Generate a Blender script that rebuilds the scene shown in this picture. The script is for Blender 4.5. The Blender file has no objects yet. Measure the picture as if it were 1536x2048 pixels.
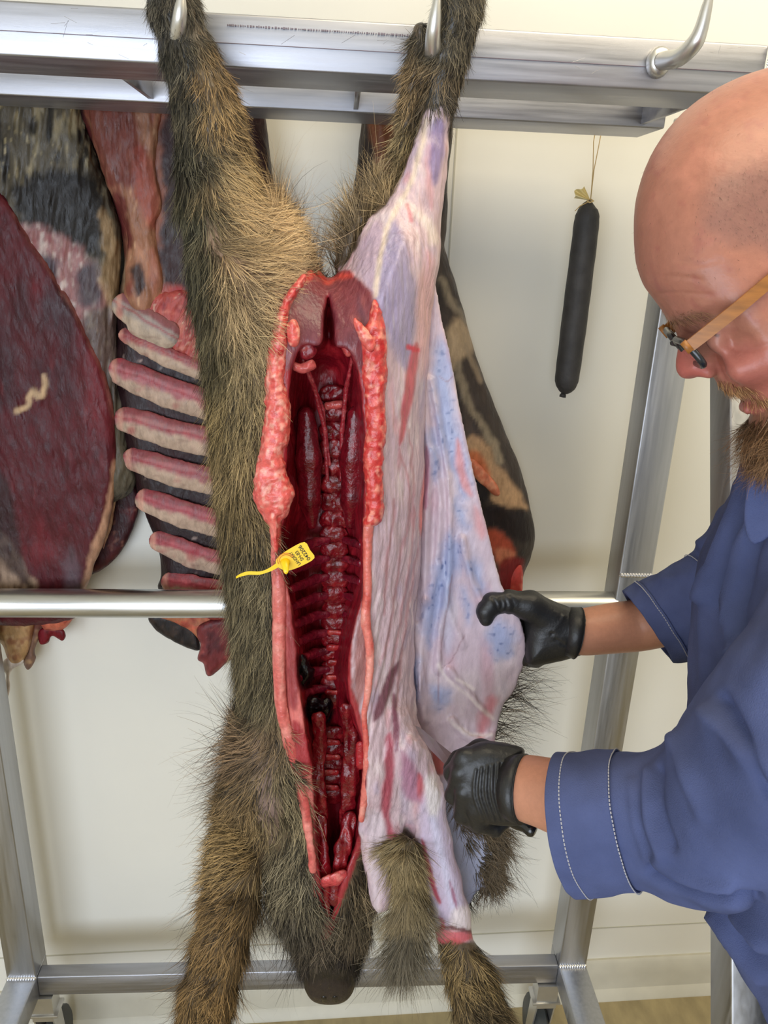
import bpy, bmesh, math, random
import numpy as np

# ------------------------------------------------------------------ camera, light, exposure
SC = bpy.context.scene
COL = SC.collection
FPX, CAM_H = 1530.0, 1.72
PITCH, ROLL, YAW = math.radians(19.5), 0.04, math.radians(4)
CAM = np.array([0.0, 0.0, CAM_H])
FW = np.array([math.sin(YAW) * math.cos(PITCH), math.cos(YAW) * math.cos(PITCH), -math.sin(PITCH)])
R0 = np.cross(FW, [0, 0, 1]); R0 /= np.linalg.norm(R0)
U0 = np.cross(R0, FW)
RT = math.cos(ROLL) * R0 + math.sin(ROLL) * U0
UP = -math.sin(ROLL) * R0 + math.cos(ROLL) * U0
cd = bpy.data.cameras.new('camera')
cd.sensor_fit = 'VERTICAL'; cd.sensor_height = 36.0; cd.lens = 36.0 * FPX / 2048.0
cd.clip_start = 0.02
cam = bpy.data.objects.new('camera', cd); COL.objects.link(cam)
from mathutils import Matrix, Vector
cam.matrix_world = Matrix(((RT[0], UP[0], -FW[0], CAM[0]), (RT[1], UP[1], -FW[1], CAM[1]), (RT[2], UP[2], -FW[2], CAM[2]), (0, 0, 0, 1)))
SC.camera = cam

wd = bpy.data.worlds.new('world'); SC.world = wd; wd.use_nodes = True
wd.node_tree.nodes['Background'].inputs[0].default_value = (1.0, 1.0, 1.0, 1)
wd.node_tree.nodes['Background'].inputs[1].default_value = 0.3
def area(name, loc, target, sx, sy, power, col):
    l = bpy.data.lights.new(name, 'AREA'); l.shape = 'RECTANGLE'; l.size = sx; l.size_y = sy
    l.energy = power; l.color = col
    o = bpy.data.objects.new(name, l); COL.objects.link(o); o.location = loc
    o.rotation_euler = (Vector(target) - Vector(loc)).to_track_quat('-Z', 'Y').to_euler()
    return o
# daylight from behind the camera (cool sheen on the beam and the hide) and the lamp above (lit beam top, beam shadow on the wall)
area('window_behind_offscreen', (-1.0, -2.4, 1.35), (-0.1, 1.2, 1.2), 2.6, 2.1, 76, (0.78, 0.87, 1.0))
area('ceiling_lamp_offscreen', (0.75, 0.42, 2.66), (0.75, 0.43, 0), 1.5, 0.75, 15, (1.0, 0.86, 0.62))
vs = SC.view_settings
vs.view_transform = 'Standard'; vs.look = 'None'; vs.gamma = 1.0; vs.use_curve_mapping = False
vs.exposure = 0.4
SC.cycles.max_bounces = 8; SC.cycles.diffuse_bounces = 6; SC.cycles.glossy_bounces = 3
SC.cycles.transparent_max_bounces = 6; SC.cycles.caustics_reflective = False; SC.cycles.caustics_refractive = False

# ------------------------------------------------------------------ helpers
rng = np.random.default_rng(7)
def rays(px, py):
    px = np.asarray(px, float); py = np.asarray(py, float)
    return FW + ((px - 768) / FPX)[..., None] * RT - ((py - 1024) / FPX)[..., None] * UP
def pY(px, py, Y):                              # the point seen at a pixel, on the vertical plane y = Y
    d = rays(px, py); return CAM + d * (np.asarray(Y) / d[..., 1])[..., None]
def pZ(px, py, Z):
    d = rays(px, py); return CAM + d * ((np.asarray(Z) - CAM_H) / d[..., 2])[..., None]
def pD(px, py, zc):                             # the point seen at a pixel, zc metres deep
    return CAM + rays(px, py) * np.asarray(zc, float)[..., None]
def world(p, Y0):                               # (px, py, w) -> metres; w is depth in pixel units behind the hanging plane y = Y0
    d = rays(p[:, 0], p[:, 1]); z = Y0 / d[:, 1]
    return CAM + d * (z * (1 + p[:, 2] / FPX))[:, None]
def worldD(p, zref):                            # the same with a reference depth in place of a plane
    d = rays(p[:, 0], p[:, 1])
    return CAM + d * (zref * (1 + p[:, 2] / FPX))[:, None]
def lin(c):
    c = np.asarray(c, float) / 255.0
    return np.where(c <= 0.04045, c / 12.92, ((c + 0.055) / 1.055) ** 2.4)
def sstep(a, b, x):
    t = np.clip((x - a) / (b - a), 0, 1); return t * t * (3 - 2 * t)

_ht = np.random.default_rng(3).random(4096).astype(np.float32)
def _hash(i, j, k):
    return _ht[(i * 73 + j * 151 + k * 283 + (i * j) % 97 * 7 + (j * k) % 89 * 13) & 4095]
def vnoise(p, s=1.0, seed=0):                   # value noise, -1..1
    q = np.asarray(p, float) / s + seed * 17.31 + 1000.0
    i = np.floor(q).astype(np.int64); f = q - i; f = f * f * (3 - 2 * f)
    r = 0
    for a in (0, 1):
        for b in (0, 1):
            for c in (0, 1):
                wgt = (f[:, 0] if a else 1 - f[:, 0]) * (f[:, 1] if b else 1 - f[:, 1]) * (f[:, 2] if c else 1 - f[:, 2])
                r = r + wgt * _hash(i[:, 0] + a, i[:, 1] + b, i[:, 2] + c)
    return r * 2 - 1
def fbm(p, s, n=3, seed=0):
    r = 0; a = 1.0
    for k in range(n):
        r = r + a * vnoise(p, s / 2 ** k, seed + k * 5); a *= 0.5
    return r / 1.75
def spline(pts, n=6, closed=True):
    P = np.asarray(pts, float); m = len(P); out = []
    for i in range(m if closed else m - 1):
        if closed: a, b, c, d = P[i - 1], P[i], P[(i + 1) % m], P[(i + 2) % m]
        else: a, b, c, d = P[max(i - 1, 0)], P[i], P[i + 1], P[min(i + 2, m - 1)]
        for t in np.arange(n) / n:
            out.append(0.5 * (2 * b + (c - a) * t + (2 * a - 5 * b + 4 * c - d) * t * t + (3 * b - a - 3 * c + d) * t ** 3))
    if not closed: out.append(P[-1])
    return np.array(out)
def pdist(x, y, poly):                          # distance to a polygon, positive inside
    sh = np.shape(x); x = np.ravel(x).astype(np.float32); y = np.ravel(y).astype(np.float32)
    poly = np.asarray(poly, np.float32)
    d2 = np.full(x.shape, 1e12, np.float32); ins = np.zeros(x.shape, bool)
    for i in range(len(poly)):
        ax, ay = poly[i - 1]; bx, by = poly[i]
        ex, ey = bx - ax, by - ay
        t = np.clip(((x - ax) * ex + (y - ay) * ey) / (ex * ex + ey * ey + 1e-9), 0, 1)
        d2 = np.minimum(d2, (x - ax - t * ex) ** 2 + (y - ay - t * ey) ** 2)
        if ay != by:
            c = ((ay > y) != (by > y)) & (x < (bx - ax) * (y - ay) / (by - ay) + ax)
            ins ^= c
    d = np.sqrt(d2); return np.where(ins, d, -d).reshape(sh)
def ldist(x, y, line):                          # distance to an open polyline
    x = np.ravel(x); y = np.ravel(y); line = np.asarray(line, float)
    d2 = np.full(x.shape, 1e12)
    for i in range(1, len(line)):
        ax, ay = line[i - 1]; ex, ey = line[i] - line[i - 1]
        t = np.clip(((x - ax) * ex + (y - ay) * ey) / (ex * ex + ey * ey + 1e-9), 0, 1)
        d2 = np.minimum(d2, (x - ax - t * ex) ** 2 + (y - ay - t * ey) ** 2)
    return np.sqrt(d2)

class Field:                                    # a signed distance grid turned into a mesh
    def __init__(s, x0, x1, y0, y1, z0, z1, h):
        s.o = np.array([x0, y0, z0], float); s.h = h
        s.n = [int((b - a) / h) + 1 for a, b in ((x0, x1), (y0, y1), (z0, z1))]
        s.ax = [(o + np.arange(n) * h).astype(np.float32) for o, n in zip(s.o, s.n)]
        s.F = np.full(s.n, 1e4, np.float32)
    def _sl(s, lo, hi):
        r = []
        for k in range(3):
            a = int(np.clip(math.floor((lo[k] - s.o[k]) / s.h), 0, s.n[k])); b = int(np.clip(math.ceil((hi[k] - s.o[k]) / s.h) + 1, 0, s.n[k]))
            r.append(slice(a, max(a, b)))
        return tuple(r)
    def _put(s, sl, d, k, op):
        A = s.F[sl]
        if op == 'u':
            if k > 0:
                hh = np.clip(0.5 + 0.5 * (A - d) / k, 0, 1); d = A * (1 - hh) + d * hh - k * hh * (1 - hh)
            s.F[sl] = np.minimum(A, d) if k <= 0 else d
        else:
            if k > 0:
                hh = np.clip(0.5 - 0.5 * (A + d) / k, 0, 1); s.F[sl] = A * (1 - hh) - d * hh + k * hh * (1 - hh)
            else: s.F[sl] = np.maximum(A, -d)
    def chain(s, pts, k=12, op='u', zs=1.0):    # round cones through (x, y, w, r); zs > 1 makes them deeper than wide
        P = np.asarray(pts, float)
        for i in range(len(P) - 1) if len(P) > 1 else [0]:
            a = P[i]; b = P[i + 1] if len(P) > 1 else P[i] + [0.01, 0, 0, 0]
            R = max(a[3], b[3]) + k + 2 * s.h
            lo = np.minimum(a[:3], b[:3]) - R * np.array([1, 1, zs]); hi = np.maximum(a[:3], b[:3]) + R * np.array([1, 1, zs])
            sl = s._sl(lo, hi)
            X = s.ax[0][sl[0]][:, None, None]; Y = s.ax[1][sl[1]][None, :, None]; Z = s.ax[2][sl[2]][None, None, :]
            e = (b - a)[:3].copy(); e[2] /= zs; L2 = float(e @ e) + 1e-9
            qx = X - a[0]; qy = Y - a[1]; qz = (Z - a[2]) / zs
            t = np.clip((qx * e[0] + qy * e[1] + qz * e[2]) / L2, 0, 1)
            d = np.sqrt((qx - t * e[0]) ** 2 + (qy - t * e[1]) ** 2 + (qz - t * e[2]) ** 2) - (a[3] + t * (b[3] - a[3]))
            s._put(sl, d.astype(np.float32), k, op)
        return s
    def pillow(s, poly, R, T, wc=0.0, k=8, op='u', pad=None):   # an outline inflated to half thickness T with edge radius R
        poly = np.asarray(poly, float); pad = pad or (k + 3 * s.h)
        sl = s._sl(np.r_[poly.min(0) - pad, -1e9], np.r_[poly.max(0) + pad, 1e9])
        X, Y = np.meshgrid(s.ax[0][sl[0]], s.ax[1][sl[1]], indexing='ij')
        d2 = pdist(X, Y, poly)
        c = wc(X, Y) if callable(wc) else np.full(X.shape, wc)
        RR = R(X, Y) if callable(R) else R
        TT = T(X, Y) if callable(T) else T
        e = RR - np.minimum(d2, RR)
        Z = s.ax[2][None, None, :]
        asp = np.broadcast_to(RR / TT, X.shape)[..., None]
        d = np.sqrt(e[..., None] ** 2 + ((Z - c[..., None]) * asp) ** 2) - (RR[..., None] if callable(R) else RR)
        d = d / np.maximum(asp, 1.0)
        s._put((sl[0], sl[1], slice(None)), d.astype(np.float32), k, op)
        return s
    def mesh(s):
        F = s.F; ins = F < 0
        n = F.shape
        cnt = np.zeros([m - 1 for m in n], np.int8)
        for a in (0, 1):
            for b in (0, 1):
                for c in (0, 1):
                    cnt += ins[a:n[0] - 1 + a, b:n[1] - 1 + b, c:n[2] - 1 + c]
        act = (cnt > 0) & (cnt < 8)
        I = np.stack(np.nonzero(act), 1)
        idx = np.full(act.shape, -1, np.int64); idx[act] = np.arange(len(I))
        cor = [(a, b, c) for a in (0, 1) for b in (0, 1) for c in (0, 1)]
        val = {c: F[I[:, 0] + c[0], I[:, 1] + c[1], I[:, 2] + c[2]] for c in cor}
        acc = np.zeros((len(I), 3)); num = np.zeros(len(I))
        for c in cor:
            for k in range(3):
                if c[k] == 0:
                    e = list(c); e[k] = 1; e = tuple(e)
                    va, vb = val[c], val[e]; m = (va < 0) != (vb < 0)
                    t = np.where(m, va / np.where(m, va - vb, 1), 0)
                    q = np.tile(np.array(c, float), (len(I), 1)); q[:, k] += t
                    acc += q * m[:, None]; num += m
        V = s.o + (I + acc / num[:, None]) * s.h
        faces = []
        for k in range(3):
            sa = [slice(None)] * 3; sb = [slice(None)] * 3; sa[k] = slice(0, -1); sb[k] = slice(1, None)
            A = ins[tuple(sa)]; B = ins[tuple(sb)]
            E = np.stack(np.nonzero(A != B), 1)
            u, v = [(1, 2), (2, 0), (0, 1)][k]
            ok = (E[:, u] > 0) & (E[:, v] > 0) & (E[:, u] < n[u] - 1) & (E[:, v] < n[v] - 1)
            E = E[ok]; flip = A[E[:, 0], E[:, 1], E[:, 2]]
            def g(du, dv):
                Q = E.copy(); Q[:, u] += du; Q[:, v] += dv; return idx[Q[:, 0], Q[:, 1], Q[:, 2]]
            q = np.stack([g(-1, -1), g(0, -1), g(0, 0), g(-1, 0)], 1)
            q[~flip] = q[~flip][:, ::-1]
            faces.append(q)
        return V, np.concatenate(faces)

def vnormals(V, Q):
    n = np.cross(V[Q[:, 2]] - V[Q[:, 0]], V[Q[:, 3]] - V[Q[:, 1]]) if Q.shape[1] == 4 else np.cross(V[Q[:, 1]] - V[Q[:, 0]], V[Q[:, 2]] - V[Q[:, 0]])
    N = np.zeros_like(V)
    for k in range(Q.shape[1]):
        for c in range(3): N[:, c] += np.bincount(Q[:, k], n[:, c], len(V))
    return N / (np.linalg.norm(N, axis=1, keepdims=True) + 1e-12)
def relax(V, Q, it=1, lam=0.5):
    for _ in range(it):
        S = np.zeros_like(V); cn = np.zeros(len(V)); m = Q.shape[1]
        for k in range(m):
            a, b = Q[:, k], Q[:, (k + 1) % m]
            for c in range(3): S[:, c] += np.bincount(a, V[b, c], len(V)) + np.bincount(b, V[a, c], len(V))
            cn += np.bincount(a, minlength=len(V)) + np.bincount(b, minlength=len(V))
        V = V * (1 - lam) + lam * S / np.maximum(cn, 1)[:, None]
    return V

def mesh_obj(name, V, faces, mat=None, parent=None, col=None, smooth=True):
    me = bpy.data.meshes.new(name)
    F = np.asarray(faces) if not isinstance(faces, list) else None
    V = np.asarray(V, float)
    if F is not None and F.ndim == 2:
        k = F.shape[1]
        me.vertices.add(len(V)); me.vertices.foreach_set('co', V.astype(np.float32).ravel())
        me.loops.add(F.size); me.loops.foreach_set('vertex_index', F.astype(np.int32).ravel())
        me.polygons.add(len(F)); me.polygons.foreach_set('loop_start', (np.arange(len(F)) * k).astype(np.int32))
        me.polygons.foreach_set('loop_total', np.full(len(F), k, np.int32))
        me.update(calc_edges=True); me.validate()
    else:
        me.from_pydata([tuple(v) for v in V], [], [tuple(int(i) for i in f) for f in faces]); me.update()
    me.polygons.foreach_set('use_smooth', np.full(len(me.polygons), smooth))
    if col is not None:
        a = me.color_attributes.new('Col', 'FLOAT_COLOR', 'POINT')
        c = np.ones((len(V), 4), np.float32); c[:, :3] = col
        a.data.foreach_set('color', c.ravel())
    if mat: me.materials.append(mat)
    o = bpy.data.objects.new(name, me); COL.objects.link(o)
    if parent: o.parent = parent
    return o
def tag(o, label, cat=None, group=None, kind=None):
    if label: o['label'] = label
    if cat: o['category'] = cat
    if group: o['group'] = group
    if kind: o['kind'] = kind
    return o
def empty(name, label, cat, group=None, loc=(0, 0, 0)):
    o = bpy.data.objects.new(name, None); COL.objects.link(o); o.empty_display_size = 0.05
    return tag(o, label, cat, group)      # the empties stay at the origin of the mesh coordinates
class MB:                                       # collects boxes, tubes and lofts into one mesh
    def __init__(s): s.v = []; s.f = []
    def add(s, V, Fc):
        b = len(s.v); s.v += [tuple(map(float, q)) for q in V]; s.f += [tuple(int(i) + b for i in f) for f in Fc]; return s
    def hexa(s, c8, bev=0.0):                   # bottom 4 then top 4, both anticlockwise from above
        bm = bmesh.new(); vs_ = [bm.verts.new(tuple(c)) for c in c8]
        for f in ((3, 2, 1, 0), (4, 5, 6, 7), (0, 1, 5, 4), (1, 2, 6, 5), (2, 3, 7, 6), (3, 0, 4, 7)): bm.faces.new([vs_[i] for i in f])
        if bev: bmesh.ops.bevel(bm, geom=bm.edges[:], offset=bev, segments=2, affect='EDGES', profile=0.5)
        bm.verts.index_update()
        s.add([v.co for v in bm.verts], [[v.index for v in f.verts] for f in bm.faces]); bm.free(); return s
    def box(s, x0, x1, y0, y1, z0, z1, bev=0.0):
        return s.hexa([(x0, y0, z0), (x1, y0, z0), (x1, y1, z0), (x0, y1, z0), (x0, y0, z1), (x1, y0, z1), (x1, y1, z1), (x0, y1, z1)], bev)
    def rings(s, R, caps=True, closed=False):   # R: list of equal rings of points
        n = len(R[0]); V = [q for r in R for q in r]; Fc = []
        m = len(R)
        for i in range(m if closed else m - 1):
            j = (i + 1) % m
            for k in range(n): Fc.append((i * n + k, i * n + (k + 1) % n, j * n + (k + 1) % n, j * n + k))
        if caps and not closed:
            Fc.append(tuple(range(n))[::-1]); Fc.append(tuple(range((m - 1) * n, m * n)))
        return s.add(V, Fc)
    def tube(s, pts, rad, n=12, caps=True, closed=False):
        P = np.asarray(pts, float); m = len(P); rad = np.broadcast_to(rad, m)
        R = []; prev = None
        for i in range(m):
            t = (P[(i + 1) % m] - P[i - 1]) if closed else P[min(i + 1, m - 1)] - P[max(i - 1, 0)]
            t = t / (np.linalg.norm(t) + 1e-12)
            if prev is None:
                a = np.array([0, 0, 1.0]) if abs(t[2]) < 0.9 else np.array([1.0, 0, 0])
                u = np.cross(t, a)
            else: u = prev - t * (prev @ t)
            u = u / np.linalg.norm(u); prev = u; v = np.cross(t, u)
            th = np.arange(n) * 2 * math.pi / n
            R.append(P[i] + rad[i] * (np.cos(th)[:, None] * u + np.sin(th)[:, None] * v))
        return s.rings(R, caps, closed)
    def build(s, name, mat, parent=None, smooth=False, col=None):
        o = mesh_obj(name, s.v, s.f, mat, parent, col, smooth)
        if not smooth: return o
        return o
def auto_smooth(o, ang=40):
    me = o.data; bm = bmesh.new(); bm.from_mesh(me)
    for e in bm.edges:
        if len(e.link_faces) == 2 and e.calc_face_angle(0) > math.radians(ang): e.smooth = False
    bmesh.ops.recalc_face_normals(bm, faces=bm.faces[:])
    bm.to_mesh(me); bm.free()
    me.polygons.foreach_set('use_smooth', np.full(len(me.polygons), True)); return o

# ------------------------------------------------------------------ materials
def mat_new(name):
    m = bpy.data.materials.new(name); m.use_nodes = True
    nt = m.node_tree; b = nt.nodes['Principled BSDF']; return m, nt, b
def nd(nt, t, **kw):
    n = nt.nodes.new(t)
    for k, v in kw.items():
        if k in n.inputs: n.inputs[k].default_value = v
        else: setattr(n, k, v)
    return n
def plain(name, rgb, rough=0.5, metal=0.0, spec=0.5, noise=0.0, nscale=30.0, bump=0.0, bscale=60.0, stretch=None, trans=0.0, coat=0.0, vary_rough=0.0):
    m, nt, b = mat_new(name); c = lin(rgb)
    b.inputs['Base Color'].default_value = (*c, 1); b.inputs['Roughness'].default_value = rough
    b.inputs['Metallic'].default_value = metal; b.inputs['Specular IOR Level'].default_value = spec
    b.inputs['Transmission Weight'].default_value = trans; b.inputs['Coat Weight'].default_value = coat
    tc = nd(nt, 'ShaderNodeTexCoord'); mp = nd(nt, 'ShaderNodeMapping')
    if stretch: mp.inputs['Scale'].default_value = stretch
    nt.links.new(tc.outputs['Object'], mp.inputs['Vector'])
    if noise or vary_rough:
        n = nd(nt, 'ShaderNodeTexNoise', Scale=nscale, Detail=5.0); nt.links.new(mp.outputs[0], n.inputs['Vector'])
        if noise:
            r = nd(nt, 'ShaderNodeMapRange'); r.inputs['From Min'].default_value = 0.3; r.inputs['From Max'].default_value = 0.7
            r.inputs['To Min'].default_value = 1 - noise; r.inputs['To Max'].default_value = 1 + noise * 0.6
            nt.links.new(n.outputs[0], r.inputs[0])
            mx = nd(nt, 'ShaderNodeMix', data_type='RGBA', blend_type='MULTIPLY'); mx.inputs[0].default_value = 1
            mx.inputs[6].default_value = (*c, 1); nt.links.new(r.outputs[0], mx.inputs[7]); nt.links.new(mx.outputs[2], b.inputs['Base Color'])
        if vary_rough:
            r = nd(nt, 'ShaderNodeMapRange'); r.inputs['From Min'].default_value = 0.3; r.inputs['From Max'].default_value = 0.7
            r.inputs['To Min'].default_value = rough - vary_rough; r.inputs['To Max'].default_value = rough + vary_rough
            nt.links.new(n.outputs[0], r.inputs[0]); nt.links.new(r.outputs[0], b.inputs['Roughness'])
    if bump:
        n = nd(nt, 'ShaderNodeTexNoise', Scale=bscale, Detail=4.0); nt.links.new(mp.outputs[0], n.inputs['Vector'])
        bp = nd(nt, 'ShaderNodeBump', Strength=bump, Distance=0.002); nt.links.new(n.outputs[0], bp.inputs['Height']); nt.links.new(bp.outputs[0], b.inputs['Normal'])
    return m
def painted(name, rough=0.4, spec=0.5, var=0.25, vscale=90.0, bump=0.3, bscale=220.0, stretch=(1, 1, 1), sss=0.0, coat=0.0, dist=0.002, rvar=0.0):
    m, nt, b = mat_new(name)
    b.inputs['Roughness'].default_value = rough; b.inputs['Specular IOR Level'].default_value = spec; b.inputs['Coat Weight'].default_value = coat
    b.inputs['Coat Roughness'].default_value = 0.15
    at = nd(nt, 'ShaderNodeAttribute', attribute_name='Col')
    tc = nd(nt, 'ShaderNodeTexCoord'); mp = nd(nt, 'ShaderNodeMapping'); mp.inputs['Scale'].default_value = stretch
    nt.links.new(tc.outputs['Object'], mp.inputs['Vector'])
    n = nd(nt, 'ShaderNodeTexNoise', Scale=vscale, Detail=6.0, Roughness=0.65); nt.links.new(mp.outputs[0], n.inputs['Vector'])
    r = nd(nt, 'ShaderNodeMapRange'); r.inputs['From Min'].default_value = 0.3; r.inputs['From Max'].default_value = 0.7
    r.inputs['To Min'].default_value = 1 - var; r.inputs['To Max'].default_value = 1 + var * 0.7
    nt.links.new(n.outputs[0], r.inputs[0])
    mx = nd(nt, 'ShaderNodeMix', data_type='RGBA', blend_type='MULTIPLY'); mx.inputs[0].default_value = 1
    nt.links.new(at.outputs['Color'], mx.inputs[6]); nt.links.new(r.outputs[0], mx.inputs[7]); nt.links.new(mx.outputs[2], b.inputs['Base Color'])
    if rvar:
        r2 = nd(nt, 'ShaderNodeMapRange'); r2.inputs['From Min'].default_value = 0.35; r2.inputs['From Max'].default_value = 0.65
        r2.inputs['To Min'].default_value = max(0.05, rough - rvar); r2.inputs['To Max'].default_value = rough + rvar
        nt.links.new(n.outputs[0], r2.inputs[0]); nt.links.new(r2.outputs[0], b.inputs['Roughness'])
    if bump:
        n2 = nd(nt, 'ShaderNodeTexNoise', Scale=bscale, Detail=4.0); nt.links.new(mp.outputs[0], n2.inputs['Vector'])
        bp = nd(nt, 'ShaderNodeBump', Strength=bump, Distance=dist); nt.links.new(n2.outputs[0], bp.inputs['Height']); nt.links.new(bp.outputs[0], b.inputs['Normal'])
    if sss:
        b.inputs['Subsurface Weight'].default_value = sss; b.inputs['Subsurface Radius'].default_value = (0.006, 0.002, 0.001)
        b.inputs['Subsurface Scale'].default_value = 0.6
    return m

# ------------------------------------------------------------------ the room
M_WALL = plain('wall_panel', (237, 234, 224), rough=0.32, spec=0.45, noise=0.03, nscale=3.0, bump=0.12, bscale=18)
M_CEIL = plain('ceiling_white', (232, 228, 214), rough=0.7)
M_FLOOR = plain('floor_epoxy', (166, 150, 112), rough=0.55, noise=0.22, nscale=14.0, bump=0.2, bscale=120, stretch=(2.2, 1, 1))
M_SEAM = plain('seam_grey', (196, 192, 176), rough=0.6)
M_SKIRT = plain('skirt_plastic', (205, 200, 184), rough=0.45, noise=0.06, nscale=20)
M_ALU = plain('brushed_aluminium', (178, 179, 186), rough=0.45, metal=1.0, noise=0.12, nscale=16.0, stretch=(0.6, 6, 14), vary_rough=0.07, bump=0.05, bscale=260)
M_ALU2 = plain('aluminium_upright', (184, 185, 188), rough=0.42, metal=1.0, noise=0.12, nscale=14.0, stretch=(10, 10, 0.5), vary_rough=0.07)
M_WELD = plain('weld_bead', (222, 222, 226), rough=0.25, metal=1.0)
M_HOOK = plain('cast_hook', (205, 203, 198), rough=0.33, metal=0.85, noise=0.05, nscale=40)
M_PIPE = plain('satin_pipe', (206, 206, 204), rough=0.33, metal=1.0, noise=0.1, nscale=12, stretch=(0.7, 10, 10), vary_rough=0.06)
M_SCORE = plain('scratch_mark', (122, 108, 116), rough=0.6)

def wallY(x): return 1.330 + 0.035 * x
TH = math.atan(0.035)
def wall_pt(x, z, off=0.0): return (x, wallY(x) - off, z)
wb = MB().hexa([wall_pt(-2.6, 0), wall_pt(2.6, 0), (2.6, wallY(2.6) + 0.12, 0), (-2.6, wallY(-2.6) + 0.12, 0),
                wall_pt(-2.6, 2.7), wall_pt(2.6, 2.7), (2.6, wallY(2.6) + 0.12, 2.7), (-2.6, wallY(-2.6) + 0.12, 2.7)])
wall_back = tag(wb.build('wall_back', M_WALL), 'cream glossy panel wall behind the hanging rack', kind='structure')
# vertical joint between two wall panels, and the horizontal one low down
sx = pY(905, 400, 1.335)[0]
b = MB(); b.box(sx - 0.0013, sx + 0.0013, wallY(sx) - 0.0012, wallY(sx) + 0.004, 0.1, 2.69)
b.hexa([wall_pt(-2.5, 0.196, 0.001), wall_pt(2.5, 0.196, 0.001), wall_pt(2.5, 0.196, -0.003), wall_pt(-2.5, 0.196, -0.003),
        wall_pt(-2.5, 0.1995, 0.001), wall_pt(2.5, 0.1995, 0.001), wall_pt(2.5, 0.1995, -0.003), wall_pt(-2.5, 0.1995, -0.003)])
b.build('panel_joint', M_SEAM, wall_back)
b = MB()
prof = [(0.0, 0.10), (0.006, 0.101), (0.012, 0.095), (0.016, 0.06), (0.019, 0.02), (0.036, 0.004), (0.037, 0.0), (0.0, 0.0)]
b.rings([[(x, wallY(x) - o, z) for o, z in prof] for x in (-2.55, 2.55)])
tag(auto_smooth(b.build('baseboard_back', M_SKIRT)), 'grey coved plastic skirting along the foot of the wall', kind='structure')
fl = MB().box(-2.6, 2.6, -2.6, 1.55, -0.06, 0.0)
tag(fl.build('floor', M_FLOOR), 'beige speckled resin floor', kind='structure')

tag(MB().box(-2.6, 2.6, -2.6, 1.55, 2.7, 2.76).build('ceiling', M_CEIL), 'plain white ceiling', kind='structure')
tag(MB().box(-2.66, -2.6, -2.6, 1.55, 0, 2.7).build('wall_left', M_WALL), 'cream panel wall at the side', kind='structure')
tag(MB().box(2.6, 2.66, -2.6, 1.55, 0, 2.7).build('wall_right', M_WALL), 'cream panel wall at the side', kind='structure')
# ------------------------------------------------------------------ the hanging rack
rack = empty('hanging_rack', 'aluminium hanging rack with two top beams, slanted legs and casters', 'rack')
ZB, ZT = 1.8743, 1.9206
def beam(y0, y1, mt=M_ALU):
    o = MB().box(-0.80, 0.4300, y0, y1, ZB, ZT, 0.0022).build('top_beam', mt, rack); return auto_smooth(o, 50)
fb = beam(0.86, 0.9556); rb = beam(1.105, 1.2004, M_ALU)
MB().box(-0.52, 0.42, 0.8588, 0.8606, 1.8948, 1.8953).build('score_line', M_SCORE, fb)
b = MB(); r_ = random.Random(3)
x = -0.11
while x < 0.075:
    wv = r_.uniform(0.0006, 0.002); hh = r_.uniform(0.0006, 0.0018)
    b.box(x, x + wv, 0.8586, 0.8606, 1.9103 - hh / 2, 1.9103 + hh / 2); x += wv + r_.uniform(0.0004, 0.0016)
b.build('stamped_line', M_SCORE, fb)['kind'] = 'stuff'
b = MB(); r_ = random.Random(11)
for i in range(26):
    x0 = r_.uniform(-0.33, 0.4); z0 = r_.uniform(1.880, 1.917); L = r_.uniform(0.004, 0.016); an = r_.uniform(-0.5, 1.7)
    dx, dz = L * math.cos(an), L * math.sin(an)
    if not (1.876 < z0 + dz < 1.919): dz = 0
    b.tube([(x0, 0.8600, z0), (x0 + dx, 0.8600, z0 + dz)], 0.00013, 4)
b.build('scratch', M_WELD, fb)['kind'] = 'stuff'
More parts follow.
